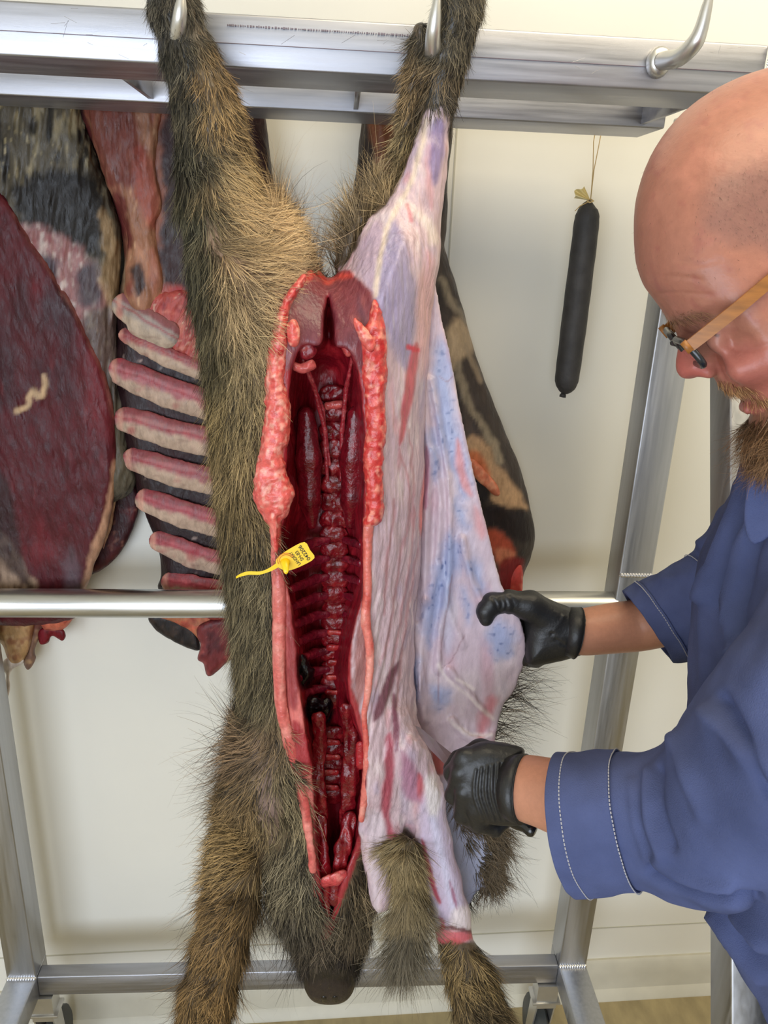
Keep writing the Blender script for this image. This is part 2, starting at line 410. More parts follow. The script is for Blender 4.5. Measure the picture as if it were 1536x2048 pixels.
# cross ties between the two beams
for x in (-0.24, 0.02, 0.40):
    auto_smooth(MB().box(x - 0.003, x + 0.003, 0.9556, 1.105, ZB + 0.004, ZT - 0.004).build('tie_plate', M_ALU, rack))
def leg(x0, x1, yt, yb, zt, zb, d, name='leg'):
    o = MB().hexa([(x0, yb, zb), (x1, yb, zb), (x1, yb + d, zb), (x0, yb + d, zb), (x0, yt, zt), (x1, yt, zt), (x1, yt + d, zt), (x0, yt + d, zt)], 0.0025).build(name, M_ALU2, rack)
    return auto_smooth(o, 50)
XR0, XR1, XL0, XL1 = 0.488, 0.546, -0.637, -0.580
legs = []
for x0, x1 in ((XR0, XR1), (XL0, XL1)):
    legs.append(leg(x0, x1, 1.168, 1.168, 1.905, 0.30, 0.058))
    # side plate from the leg to the beams
    leg(x0 - (0.005 if x0 > 0 else 0.0), x1, 0.98, 0.98, ZT - 0.002, ZB + 0.002, 0.19, 'cross_arm')
    # slanted front leg
    k = (1.00 - 0.34) / (1.874 - 0.25)
    xa, xb = (0.468, 0.516) if x0 > 0 else (x0 + 0.012, x0 + 0.06)
    leg(xa, xb, 1.012, 0.36, 1.90, 0.255, 0.055, 'front_leg')
    # foot running towards the front
    auto_smooth(MB().box(x0, x1, 0.28, 1.226, 0.246, 0.30, 0.0025).build('foot', M_ALU2, rack), 50)
    for yc, sgn in ((1.183, 1), (0.33, 1)):
        xc = (x0 - 0.017) if x0 > 0 else (x0 + 0.061)
        pl = MB().box(xc - 0.03, xc + 0.03, yc - 0.021, yc + 0.021, 0.196, 0.202, 0.001)
        pl.box(xc - 0.022, xc + 0.022, yc - 0.018, yc + 0.018, 0.200, 0.247)
        cst = auto_smooth(pl.build('caster', M_HOOK, rack), 40)
        fk = MB()
        for s_ in (-1, 1): fk.hexa([(xc + s_ * 0.019 - 0.0015, yc + 0.004, 0.06), (xc + s_ * 0.019 + 0.0015, yc + 0.004, 0.06), (xc + s_ * 0.019 + 0.0015, yc + 0.034, 0.06), (xc + s_ * 0.019 - 0.0015, yc + 0.034, 0.06),
                                   (xc + s_ * 0.019 - 0.0015, yc - 0.02, 0.197), (xc + s_ * 0.019 + 0.0015, yc - 0.02, 0.197), (xc + s_ * 0.019 + 0.0015, yc + 0.02, 0.197), (xc + s_ * 0.019 - 0.0015, yc + 0.02, 0.197)])
        fk.box(xc - 0.021, xc + 0.021, yc - 0.02, yc + 0.02, 0.186, 0.197)
        fk.build('fork', M_HOOK, cst)
        wh = MB(); th = np.arange(28) * 2 * math.pi / 28; cy, cz, rr = yc + 0.018, 0.072, 0.072
        wh.rings([[(xc + dx, cy + q * rr * math.cos(t), cz + q * rr * math.sin(t)) for t in th] for dx, q in ((-0.015, 0.35), (-0.015, 0.9), (-0.009, 1.0), (0.009, 1.0), (0.015, 0.9), (0.015, 0.35))])
        auto_smooth(wh.build('wheel', plain('caster_rubber', (70, 72, 70), rough=0.6), cst))
# lower cross bar and the round rail
auto_smooth(MB().box(XL1, XR0, 1.171, 1.2, 0.25, 0.30, 0.0022).build('cross_bar', M_ALU, rack), 50)
b = MB(); b.tube([(XL1 - 0.005, 1.185, 1.127), (XR0 + 0.005, 1.185, 1.133)], 0.0242, 32)
rail = auto_smooth(b.build('round_rail', M_PIPE, rack))
def weld(p0, p1, r=0.004, n=11, par=None):
    b = MB(); p0, p1 = np.array(p0, float), np.array(p1, float)
    for i in range(n):
        c = p0 + (p1 - p0) * i / (n - 1)
        for (u, v) in ((1, 0.75),):
            R = []
            for t in np.linspace(-1, 1, 6):
                q = math.sqrt(max(0.02, 1 - t * t)); th = np.arange(8) * math.pi / 4
                R.append([c + np.array([r * 1.15 * t, q * r * math.cos(a), q * r * math.sin(a)]) for a in th])
            b.rings(R)
    return auto_smooth(b.build('weld', M_WELD, par or rack))
weld((XR0 + 0.004, 1.168, 1.198), (XR1 - 0.003, 1.168, 1.198), par=legs[0])
weld((XR0 + 0.003, 1.168, 0.301), (XR1 - 0.003, 1.168, 0.301), par=legs[0])
weld((XL0 + 0.003, 1.168, 0.301), (XL1 - 0.003, 1.168, 0.301), par=legs[1])
b = MB()
for i in range(11):
    z = 1.877 + i * 0.0041
    b.tube([(0.4302, 0.857, z - 0.002), (0.4326, 0.857, z), (0.4302, 0.858, z + 0.002)], 0.0013, 6)
b.build('weld', M_WELD, fb)
# hooks: a round flange, an arm towards the front and a tapered point curving up
def hook(x, z, lean):
    b = MB(); fr = []
    for dy, r in ((0.0, 0.0115), (0.003, 0.0128), (0.008, 0.0118), (0.012, 0.0092)):
        th = np.arange(20) * math.pi / 10
        fr.append([(x + r * math.cos(t), 0.8604 - dy, z + r * 1.15 * math.sin(t)) for t in th])
    b.rings(fr)
    path = spline([(x, 0.852, z), (x + 0.002, 0.842, z - 0.001), (x + 0.007 * lean, 0.824, z - 0.002), (x + 0.013 * lean, 0.808, z + 0.006), (x + 0.016 * lean, 0.803, z + 0.018), (x + 0.018 * lean, 0.801, z + 0.040), (x + 0.021 * lean, 0.799, z + 0.058)], 5, False)
    rad = np.interp(np.linspace(0, 1, len(path)), [0, 0.3, 0.55, 0.8, 1], [0.0086, 0.0085, 0.0078, 0.005, 0.0007])
    b.tube(path, rad, 14)
    o = auto_smooth(b.build('hook', M_HOOK, rack), 60); return o
hook(0.3175, 1.899, 1.0)
hook(-0.45, 1.899, 1.0)
def hook_through(x0, z0, pxs):
    b = MB(); th = np.arange(20) * math.pi / 10
    b.rings([[(x0 + r * math.cos(t), 0.8604 - dy, z0 + r * 1.15 * math.sin(t)) for t in th] for dy, r in ((0.0, 0.0115), (0.003, 0.0128), (0.008, 0.0118), (0.012, 0.0092))])
    path = spline([(x0, 0.852, z0), (x0, 0.83, z0 - 0.002)] + [tuple(pY(x, y, Y)) for x, y, Y in pxs], 6, False)
    b.tube(path, np.interp(np.linspace(0, 1, len(path)), [0, 0.5, 0.75, 1], [0.0085, 0.0075, 0.0055, 0.001]), 14)
    return auto_smooth(b.build('hook', M_HOOK, rack), 60)
hook_through(-0.158, 1.892, [(352, 85, 0.790), (358, 45, 0.772), (362, 5, 0.768), (364, -40, 0.768)])
hook_through(0.085, 1.892, [(866, 110, 0.790), (866, 72, 0.772), (872, 20, 0.766), (880, -45, 0.766)])

# ------------------------------------------------------------------ painting and fur tools
class Paint:                                    # natural colour of a surface, one value per vertex, in the coordinates it was modelled in
    def __init__(s, V, N, base):
        s.V = V; s.N = N; s.x = V[:, 0]; s.y = V[:, 1]; s.c = np.tile(lin(base), (len(V), 1))
        s.wx = fbm(V, 26, 3, 1); s.wy = fbm(V, 26, 3, 9)
    def mix(s, m, color):
        s.c = s.c * (1 - m[:, None]) + lin(color) * m[:, None]; return s
    def poly(s, pts, color, soft=5, warp=6, amt=1.0, front=None, sm=4, cond=None):
        P = spline(pts, sm) if sm else np.array(pts, float)
        d = pdist(s.x + s.wx * warp, s.y + s.wy * warp, P)
        m = sstep(-soft, soft, d) * amt
        if cond is not None: m = m * cond
        return s.mix(m, color)
    def line(s, pts, width, color, soft=3, warp=4, amt=1.0, cond=None):
        d = ldist(s.x + s.wx * warp, s.y + s.wy * warp, spline(pts, 4, False))
        m = sstep(width + soft, width - soft, d) * amt
        if cond is not None: m = m * cond
        return s.mix(m, color)
    def speck(s, color, scale, lo, hi, amt=1.0, seed=0, stretch=(1, 1, 1), cond=None, oct=2):
        m = sstep(lo, hi, fbm(s.V / np.array(stretch), scale, oct, seed)) * amt
        if cond is not None: m = m * cond
        return s.mix(m, color)
    def inside(s, pts, soft=5, warp=6, sm=4):
        P = spline(pts, sm) if sm else np.array(pts, float)
        return sstep(-soft, soft, pdist(s.x + s.wx * warp, s.y + s.wy * warp, P))

def guides(G):
    G = np.array(G, float)
    def f(x, y):
        w = 1.0 / (((x[:, None] - G[:, 0]) ** 2 + (y[:, None] - G[:, 1]) ** 2) / 900.0 + 0.4) ** 2.0
        w /= w.sum(1, keepdims=True)
        d = np.stack([w @ (G[:, 2] / np.hypot(G[:, 2], G[:, 3])), w @ (G[:, 3] / np.hypot(G[:, 2], G[:, 3]))], 1)
        d /= np.linalg.norm(d, axis=1, keepdims=True) + 1e-9
        return d, w @ G[:, 4]
    return f
def scatter(V, Q, dens, count, seed):
    g = np.random.default_rng(seed)
    T = np.concatenate([Q[:, [0, 1, 2]], Q[:, [0, 2, 3]]]) if Q.shape[1] == 4 else Q
    a, b, c = V[T[:, 0]], V[T[:, 1]], V[T[:, 2]]
    ar = 0.5 * np.linalg.norm(np.cross(b - a, c - a), axis=1) * dens[T].mean(1)
    t = g.choice(len(T), count, p=ar / ar.sum())
    u, v = g.random(count), g.random(count); sw = u + v > 1; u[sw] = 1 - u[sw]; v[sw] = 1 - v[sw]
    w = np.stack([1 - u - v, u, v], 1)[..., None]
    return T[t], w
def fur(name, parent, V, N, Q, dens, count, flow, color, mat, Y0, seed=1, lift=0.22, width=1.3, grav=0.0, segs=3, curl=0.35, lenvar=0.5, clump=1.0):
    g = np.random.default_rng(seed)
    T, w = scatter(V, Q, dens, count, seed)
    R = (V[T] * w).sum(1); n = (N[T] * w).sum(1); n /= np.linalg.norm(n, axis=1, keepdims=True)
    d2, L = flow(R[:, 0], R[:, 1])
    d = np.concatenate([d2, np.zeros((count, 1))], 1)
    ja = vnoise(R, 30, seed) * 0.7 * clump + vnoise(R, 11, seed + 3) * 0.5 * clump + g.normal(0, 0.18, count)
    d = np.stack([d[:, 0] * np.cos(ja) - d[:, 1] * np.sin(ja), d[:, 0] * np.sin(ja) + d[:, 1] * np.cos(ja), d[:, 2]], 1)
    d = d - n * (d * n).sum(1, keepdims=True)
    d /= np.linalg.norm(d, axis=1, keepdims=True) + 1e-6
    L = L * 1.1 * (1 - lenvar / 2 + lenvar * g.random(count)) * np.where(g.random(count) < 0.06, 1.35, 1.0)
    lf = lift * (0.4 + 1.2 * g.random(count))
    d = d + n * lf[:, None]
    P = [R - n * 2.0]; cv = g.normal(0, curl, count) + 0.25 * vnoise(R, 22, seed + 8)
    dirn = d.copy()
    for k in range(segs):
        P.append(P[-1] + dirn * (L / segs)[:, None])
        c_, s_ = np.cos(cv / segs), np.sin(cv / segs)
        dirn = np.stack([dirn[:, 0] * c_ - dirn[:, 1] * s_, dirn[:, 0] * s_ + dirn[:, 1] * c_, dirn[:, 2] * 0.75], 1)
        dirn[:, 1] += grav / segs
    P = np.stack(P, 1)
    side = np.cross(d, n + g.normal(0, 0.35, (count, 3))); side /= np.linalg.norm(side, axis=1, keepdims=True) + 1e-9
    wd_ = width * (0.6 + 0.8 * g.random(count))
    prof = np.linspace(1, 0.18, segs + 1)
    A = P + side[:, None] * (wd_[:, None] * prof)[..., None] * 0.5
    B = P - side[:, None] * (wd_[:, None] * prof)[..., None] * 0.5
    VV = np.stack([A, B], 2).reshape(count, -1, 3)
    m = 2 * (segs + 1)
    base = (np.arange(count) * m)[:, None]
    F = np.concatenate([base + np.array([2 * k, 2 * k + 1, 2 * k + 3, 2 * k + 2]) for k in range(segs)])
    root, tip = color(R, n, g)
    t = np.repeat(np.linspace(0, 1, segs + 1), 2)[None, :, None] ** 0.8
    C = root[:, None] * (1 - t) + tip[:, None] * t
    o = mesh_obj(name, Y0(VV.reshape(-1, 3)) if callable(Y0) else world(VV.reshape(-1, 3), Y0), F, mat, parent, C.reshape(-1, 3))
    o['kind'] = 'stuff'; return o
def lofted(pts, n, k):
    return spline(pts, n, False)
M_FUR = painted('boar_bristle', rough=0.55, spec=0.25, var=0.0, bump=0)
M_BODY = painted('carcass_surface', rough=0.36, spec=0.5, var=0.2, vscale=110, bump=0.55, bscale=150, stretch=(1.6, 1.6, 0.5), dist=0.0025, rvar=0.1)
M_FAT = painted('raw_fat', rough=0.3, spec=0.5, var=0.25, vscale=160, bump=0.6, bscale=170, sss=0.0, dist=0.002)
M_WET = painted('wet_flesh', rough=0.22, spec=0.5, var=0.4, vscale=150, bump=0.8, bscale=230, dist=0.002, coat=0.2)
M_HIDE = painted('flayed_hide', rough=0.38, spec=0.45, var=0.10, vscale=120, bump=0.4, bscale=170, stretch=(1.4, 1.4, 0.6), dist=0.0018)

# ------------------------------------------------------------------ the wild boar
BY = 0.80
boar = empty('wild_boar_carcass', 'wild boar carcass opened along the belly, half skinned, hung by its hind legs', 'carcass')
TORSO = spline([(655, 556), (620, 512), (560, 470), (480, 440), (400, 470), (384, 540), (391, 620), (404, 700), (418, 800), (427, 900), (438, 1000), (447, 1100), (459, 1200), (469, 1300),
                (477, 1400), (468, 1470), (455, 1540), (455, 1610), (500, 1650), (560, 1690), (640, 1740), (720, 1720), (790, 1690), (850, 1660), (872, 1600), (858, 1520), (834, 1440), (826, 1340),
                (830, 1220), (838, 1100), (843, 1000), (847, 880), (853, 740), (861, 620), (868, 520), (840, 450), (780, 440), (720, 490), (690, 530)], 4)
CAV = spline([(656, 588), (647, 640), (640, 690), (605, 690), (582, 735), (578, 800), (570, 860), (573, 900), (570, 945), (578, 1000), (564, 1050), (556, 1100), (562, 1140), (577, 1190), (585, 1250), (592, 1300), (594, 1350),
              (603, 1410), (612, 1470), (622, 1540), (628, 1620), (632, 1690), (640, 1750), (650, 1830), (662, 1830), (688, 1750), (712, 1690), (724, 1620), (730, 1550), (727, 1490), (712, 1440), (700, 1390), (697, 1330),
              (706, 1270), (716, 1225), (728, 1180), (731, 1100), (727, 1050), (730, 980), (731, 900), (728, 840), (722, 780), (712, 725), (690, 695), (672, 690), (668, 640)], 3)
fld = Field(250, 1052, -300, 2130, -215, 200, 4.0)
fld.pillow(TORSO, 185.0, 172.0, 0.0, k=10)
fld.chain([(286, -262, -10, 20), (292, -215, -12, 27), (304, -170, -12, 30), (320, -120, -10, 38), (332, -75, -10, 44), (348, 20, -4, 45), (376, 110, 0, 49), (405, 190, 0, 57), (419, 250, 0, 62), (427, 320, 0, 67), (440, 400, 0, 79), (478, 480, 0, 95), (500, 560, 0, 108)], 30)
fld.chain([(992, -262, -5, 20), (984, -215, -6, 27), (970, -170, -6, 31), (948, -120, -5, 42), (928, -70, -5, 50), (918, 20, -3, 47), (893, 110, 0, 45), (878, 200, 0, 34), (872, 224, 0, 27)], 8)
fld.chain([(873, 215, 0, 25), (871, 240, 0, 25), (860, 300, 0, 32), (849, 350, 0, 39), (832, 400, 0, 49), (810, 450, 0, 66), (793, 500, 0, 78), (782, 570, 0, 84)], 22)
fld.chain([(842, 60, 12, 16), (830, 140, 14, 20), (820, 215, 16, 20), (812, 270, 16, 17), (800, 330, 16, 9)], 8)
fld.chain([(752, 385, 24, 16), (728, 430, 26, 22), (705, 480, 26, 22), (686, 530, 22, 18)], 8)
fld.chain([(528, 1540, -70, 62), (512, 1600, -60, 68), (482, 1680, -40, 50), (470, 1750, -40, 47), (462, 1810, -40, 49), (440, 1900, -40, 49), (417, 1990, -40, 49), (398, 2090, -40, 53)], 26)
fld.chain([(635, 1590, 0, 112), (642, 1700, 0, 108), (650, 1780, -6, 104), (656, 1850, -14, 80), (658, 1915, -18, 57), (658, 1962, -20, 46)], 26, zs=1.1)
fld.chain([(650, 1966, -26, 42), (668, 1966, -26, 42)], 8)
fld.chain([(640, 1982, -34, 24), (676, 1982, -34, 24)], 6)
fld.chain([(800, 1540, -70, 62), (842, 1600, -80, 44), (862, 1680, -76, 38), (884, 1760, -74, 35), (902, 1830, -74, 35), (908, 1874, -74, 36)], 18)
fld.chain([(911, 1886, -74, 33), (922, 1912, -74, 38), (940, 1955, -72, 47), (966, 2040, -70, 53), (978, 2110, -70, 55)], 4)
fld.chain([(786, 1450, -90, 34), (806, 1520, -96, 44), (840, 1575, -96, 34)], 24)
fld.pillow(spline([(724, 1630), (733, 1730), (747, 1812), (766, 1824), (787, 1790), (800, 1700), (800, 1630)], 4), 16.0, 14.0, -112.0, k=16)
# the opening
fld.pillow(CAV, 60.0, 185.0, -120.0, k=10, op='s')
fld.chain([(656, 625, -150, 9), (658, 660, -150, 9), (660, 705, -150, 10)], 4, 's', zs=9)
fld.chain([(668, 715, -60, 26), (668, 770, -60, 26)], 8, 's', zs=3.0)
fld.chain([(652, 545, -160, 6), (654, 610, -175, 5)], 6, 's', zs=3)
V, Q = fld.mesh(); del fld
V = relax(V, Q, 1, 0.4)
N = vnormals(V, Q)
front = sstep(0.25, -0.15, N[:, 2])
cavm = sstep(-3, 4, pdist(V[:, 0], V[:, 1], CAV)) * (V[:, 2] < 160)
# relief: muscle ridges down the skinned flank, wrinkles, cut muscle
SKIN = spline([(848, 226), (868, 220), (899, 230), (905, 420), (885, 620), (872, 800), (870, 1000), (862, 1200), (850, 1400), (870, 1480), (905, 1580), (930, 1700), (960, 1830), (955, 1880), (905, 1878), (868, 1876),
               (852, 1790), (838, 1700), (806, 1690), (798, 1760), (780, 1830), (745, 1830), (727, 1720), (718, 1640), (728, 1580), (733, 1500), (716, 1420), (702, 1360), (706, 1280), (725, 1190), (730, 1080), (735, 1040),
               (755, 900), (760, 760), (750, 640), (712, 560), (650, 560), (700, 515), (735, 440), (775, 408), (805, 350), (826, 290)], 4)
skm = sstep(-3, 5, pdist(V[:, 0] + fbm(V, 20, 2, 4) * 5, V[:, 1] + fbm(V, 20, 2, 8) * 5, SKIN)) * sstep(60, 20, V[:, 2])
skm = skm * (1 - ((V[:, 0] < 676) & (V[:, 1] < 556)))
lowm = sstep(880, 1000, V[:, 1])
slant = V.copy(); slant[:, 0] = V[:, 0] + 0.22 * np.maximum(V[:, 1] - 1100, 0) - 0.0 * V[:, 1]
ridge = 1 - np.abs(fbm(slant / np.array([1, 9.0, 2]), 15, 3, 21)) * 2
fine = vnoise(slant / np.array([1, 6.0, 2]), 6, 5)
shank = sstep(1560, 1640, V[:, 1]) * (V[:, 0] > 835)
fas = skm * (1 - cavm) * (1 - 0.85 * shank)
dsp = fas * (ridge * (2.0 + 2.2 * lowm) + fine * 1.2 + fbm(V, 70, 2, 44) * 5)
grain = 1 - 2 * np.abs(fbm(V, 26, 3, 33))
dsp += cavm * (fbm(V, 40, 3, 14) * 6 + grain * 2.0)
V = V + N * dsp[:, None]; N = vnormals(V, Q)
# colours
p = Paint(V, N, (84, 70, 54))
cf = front
dk = (46, 42, 36)
p.speck((112, 92, 68), 30, -0.1, 0.6, 0.6, 2)
p.poly([(430, 380), (560, 440), (640, 540), (560, 600), (530, 740), (520, 1000), (470, 1000), (430, 700), (410, 500)], (138, 112, 92), 25, 14)
p.poly([(286, -90), (365, -90), (390, 100), (400, 400), (430, 700), (452, 1000), (470, 1300), (440, 1400), (380, 1000), (380, 500), (340, 250)], dk, 14, 10)
p.poly([(500, 1420), (530, 1480), (560, 1600), (545, 1680), (515, 1640), (510, 1520)], (128, 106, 98), 14, 8)
p.poly([(560, 1850), (760, 1830), (720, 1960), (690, 2020), (620, 2010), (590, 1920)], (34, 28, 28), 10, 4)
p.poly([(600, 1930), (655, 1905), (716, 1930), (716, 2010), (660, 2030), (604, 2010)], (22, 18, 19), 10, 2)
p.poly([(618, 1968), (655, 1960), (700, 1968), (704, 2000), (660, 2014), (620, 2000)], (38, 29, 30), 6, 3, 0.8)
p.poly([(250, -300), (330, -300), (330, -205), (250, -215)], (34, 30, 28), 6, 3)
p.poly([(950, -300), (1040, -300), (1030, -215), (950, -205)], (34, 30, 28), 6, 3)
p.poly([(830, -90), (990, -90), (935, 150), (915, 220), (850, 222), (842, 100)], (50, 46, 40), 10, 6)
# skinned side: silver skin over pale meat
m = skm * np.maximum(front, sstep(80, 40, V[:, 2]) * 0.8)
p.mix(m, (194, 168, 174))
p.speck((214, 196, 196), 16, 0.0, 0.5, 0.7, 6, (1, 3, 1), m)
p.speck((172, 158, 184), 34, 0.15, 0.6, 0.5, 13, (1, 2.2, 1), m)
p.speck((198, 140, 146), 22, 0.2, 0.6, 0.55, 19, (1, 2.6, 1), m)
p.poly([(748, 590), (765, 480), (790, 450), (822, 520), (835, 620), (815, 740), (790, 700), (765, 640)], (146, 136, 166), 12, 9, 0.85, cond=m)
p.speck((186, 178, 198), 7, 0.2, 0.6, 0.5, 31, (1, 5, 1), p.inside([(748, 590), (765, 480), (790, 450), (822, 520), (835, 620), (815, 740), (790, 700), (765, 640)], 10) * m)
p.poly([(715, 520), (745, 450), (770, 470), (752, 560), (738, 585)], (172, 150, 168), 8, 8, 0.8, cond=m)
p.poly([(866, 240), (890, 250), (884, 330), (872, 370), (862, 345), (858, 300)], (132, 116, 152), 6, 4, 0.9, cond=m)
p.line([(852, 240), (838, 310), (815, 380), (780, 440), (760, 520), (750, 590)], 5, (216, 196, 172), 5, 5, 0.8, cond=m)
p.line([(800, 400), (850, 440), (868, 480)], 8, (224, 208, 196), 8, 6, 0.7, cond=m)
p.line([(815, 410), (822, 440)], 4, (178, 72, 84), 4, 3, 0.7, cond=m)
p.poly([(836, 560), (866, 520), (864, 700), (850, 760), (836, 700)], (206, 158, 158), 10, 5, 0.7, cond=m)
p.poly([(822, 702), (838, 690), (828, 780), (806, 880), (797, 880), (808, 780)], (182, 88, 94), 4, 3, 0.95, cond=m)
p.line([(815, 695), (835, 700)], 5, (198, 52, 66), 3, 3, 0.9, cond=m)
p.poly([(838, 1030), (850, 930), (856, 950), (852, 1060), (843, 1075)], (214, 118, 108), 3, 2, 0.9, cond=m)
for ln in ([(800, 900), (822, 1000), (800, 1120), (780, 1260), (760, 1330)], [(818, 860), (828, 980), (822, 1100), (800, 1240), (770, 1400)], [(790, 1000), (775, 1120), (768, 1230)], [(835, 1100), (818, 1200), (800, 1330), (790, 1440)]):
    p.line(ln, 2.5, (172, 104, 108), 2.5, 6, 0.5, cond=m)
p.poly([(800, 1320), (790, 1360), (768, 1420), (748, 1445), (752, 1410), (775, 1350)], (112, 66, 76), 4, 4, 0.95, cond=m)
p.poly([(783, 1400), (792, 1395), (800, 1480), (790, 1500)], (122, 66, 82), 3, 3, 0.9, cond=m)
p.poly([(770, 1480), (785, 1470), (788, 1560), (780, 1640), (795, 1675), (775, 1675), (762, 1610), (770, 1540)], (160, 68, 84), 5, 4, 0.95, cond=m)
p.poly([(800, 1500), (820, 1520), (850, 1570), (852, 1600), (830, 1602), (806, 1580)], (156, 102, 128), 8, 5, 0.85, cond=m)
p.poly([(836, 1545), (846, 1560), (856, 1598), (842, 1608), (834, 1580)], (172, 78, 88), 4, 3, 0.95, cond=m)
p.poly([(845, 1590), (880, 1580), (915, 1690), (948, 1840), (945, 1870), (872, 1872), (850, 1750), (838, 1660)], (196, 180, 202), 10, 4, 0.9, cond=m)
p.poly([(850, 1560), (868, 1552), (880, 1600), (872, 1640), (856, 1620)], (232, 222, 220), 8, 4, 0.9, cond=m)
p.line([(866, 1640), (880, 1700), (902, 1790), (918, 1850)], 9, (204, 198, 220), 8, 3, 0.9, cond=m)
p.line([(905, 1690), (925, 1770), (938, 1840)], 5, (176, 150, 178), 5, 3, 0.7, cond=m)
p.poly([(905, 1820), (940, 1815), (945, 1862), (905, 1860)], (232, 216, 214), 8, 4, 0.85, cond=m)
p.poly([(842, 1682), (850, 1690), (868, 1760), (882, 1805), (872, 1800), (850, 1740)], (166, 62, 74), 3, 2, 0.95, cond=m)
p.poly([(898, 1760), (910, 1790), (915, 1820), (905, 1800)], (160, 98, 122), 3, 2, 0.9, cond=m)
p.poly([(862, 1800), (878, 1830), (880, 1872), (868, 1870)], (232, 222, 218), 4, 3, 0.8, cond=m)
p.poly([(866, 1866), (890, 1858), (946, 1862), (948, 1876), (905, 1884), (870, 1884)], (206, 92, 98), 4, 9, 0.9)
p.line([(872, 1860), (905, 1852), (942, 1860)], 4, (98, 22, 32), 3, 9, 0.9)
p.line([(885, 1838), (890, 1856)], 4, (150, 40, 48), 3, 9, 0.8)
p.poly([(735, 1640), (765, 1630), (770, 1700), (760, 1800), (745, 1800)], (206, 190, 198), 8, 6, 0.7, cond=m)
# belly edge: bare muscle at the pelvis and along the cut
pel = [(640, 548), (600, 560), (570, 600), (556, 660), (552, 720), (590, 740), (640, 720), (668, 725), (720, 745), (765, 740), (765, 660), (752, 600), (720, 560), (690, 545), (656, 560)]
fm = sstep(40, 0, V[:, 2])
p.poly(pel, (122, 58, 64), 6, 5, 1.0, cond=fm)
pm = p.inside(pel) * fm
p.speck((158, 84, 80), 18, 0.1, 0.5, 0.6, 41, (1, 1.6, 1), pm)
p.poly([(600, 590), (640, 590), (645, 650), (630, 690), (600, 660)], (98, 46, 58), 8, 6, 0.8, cond=fm)
p.poly([(668, 600), (700, 610), (705, 690), (672, 690)], (104, 44, 54), 8, 6, 0.8, cond=fm)
p.poly([(715, 590), (735, 640), (740, 690), (722, 670)], (92, 54, 68), 6, 4, 0.7, cond=fm)
p.line([(612, 556), (635, 546), (655, 562), (672, 552), (700, 548)], 7, (206, 74, 62), 6, 5, 0.85, cond=fm)
edge = p.inside([(545, 1040), (552, 1100), (560, 1200), (570, 1300), (575, 1400), (590, 1500), (606, 1600), (620, 1700), (645, 1690), (640, 1600), (622, 1500), (606, 1400), (596, 1300), (588, 1200), (575, 1120)], 4, 3)
p.mix(edge * fm, (206, 110, 104))
p.poly([(572, 1200), (590, 1260), (598, 1380), (592, 1420), (578, 1400), (574, 1300)], (134, 46, 52), 5, 3, 0.9, cond=fm)
p.poly([(586, 1440), (612, 1470), (625, 1540), (600, 1560), (588, 1500)], (150, 38, 46), 4, 3, 0.95, cond=fm)
p.poly([(720, 1240), (738, 1290), (740, 1330), (715, 1420), (708, 1330)], (152, 100, 96), 5, 3, 0.9, cond=fm)
p.poly([(712, 1440), (726, 1490), (730, 1530), (718, 1530), (706, 1470)], (158, 36, 46), 4, 3, 0.95, cond=fm)
p.poly([(612, 1640), (632, 1640), (638, 1740), (650, 1870), (642, 1880), (622, 1740)], (168, 70, 72), 4, 3, 0.8, cond=fm)
INZ = spline([(604, 548), (566, 590), (545, 650), (533, 700), (528, 780), (524, 860), (516, 920), (508, 985), (522, 1025), (542, 1055), (547, 1130), (546, 1200), (549, 1290), (552, 1370), (560, 1430), (577, 1500), (596, 1570), (616, 1640), (622, 1720), (632, 1800), (645, 1880),
              (662, 1880), (690, 1790), (722, 1700), (735, 1640), (745, 1500), (745, 1300), (745, 1060), (775, 1030), (772, 900), (778, 760), (772, 660), (740, 560), (690, 540), (656, 556)], 3)
inz = sstep(-3, 4, pdist(V[:, 0] + fbm(V, 16, 2, 4) * 4, V[:, 1], INZ)) * fm
p.mix(inz * (1 - p.inside(pel, 5, 5)) * (1 - edge) * (1 - skm * (V[:, 0] > 700)), (150, 44, 50))
# inside of the cavity
cm = cavm
p.mix(cm, (136, 16, 32))
p.speck((178, 34, 46), 26, 0.0, 0.5, 0.8, 51, (1, 2.2, 1), cm)
p.speck((84, 10, 22), 34, 0.1, 0.6, 0.7, 57, (1, 2.0, 1), cm)
p.line([(606, 720), (640, 800), (652, 900), (655, 1000)], 3, (168, 58, 60), 3, 4, 0.7, cond=cm)
p.line([(705, 720), (690, 800), (682, 900)], 3, (160, 48, 54), 3, 4, 0.7, cond=cm)
p.poly([(588, 1310), (622, 1325), (628, 1360), (600, 1380)], (18, 8, 12), 5, 4, 0.95, cond=cm)
p.poly([(600, 1420), (640, 1395), (665, 1410), (662, 1445), (625, 1450)], (14, 7, 11), 5, 5, 0.98, cond=cm)
p.poly([(645, 1755), (690, 1740), (680, 1775), (655, 1780)], (186, 52, 58), 4, 4, 0.9, cond=cm)
furm = np.clip(1 - skm - cavm - inz, 0, 1)
furm *= np.where((V[:, 0] > 712) & (V[:, 1] > 470) & (V[:, 1] < 1640), 0, 1)
bare = p.inside([(505, 1440), (528, 1480), (556, 1600), (540, 1660), (520, 1620), (512, 1520)], 10)
snout = p.inside([(600, 1935), (655, 1915), (716, 1935), (716, 2005), (660, 2026), (606, 2005)], 6)
furm *= (1 - 0.75 * bare) * (1 - snout) * (V[:, 1] > -212)
body = mesh_obj('body', world(V, BY), Q, M_BODY, boar, p.c)
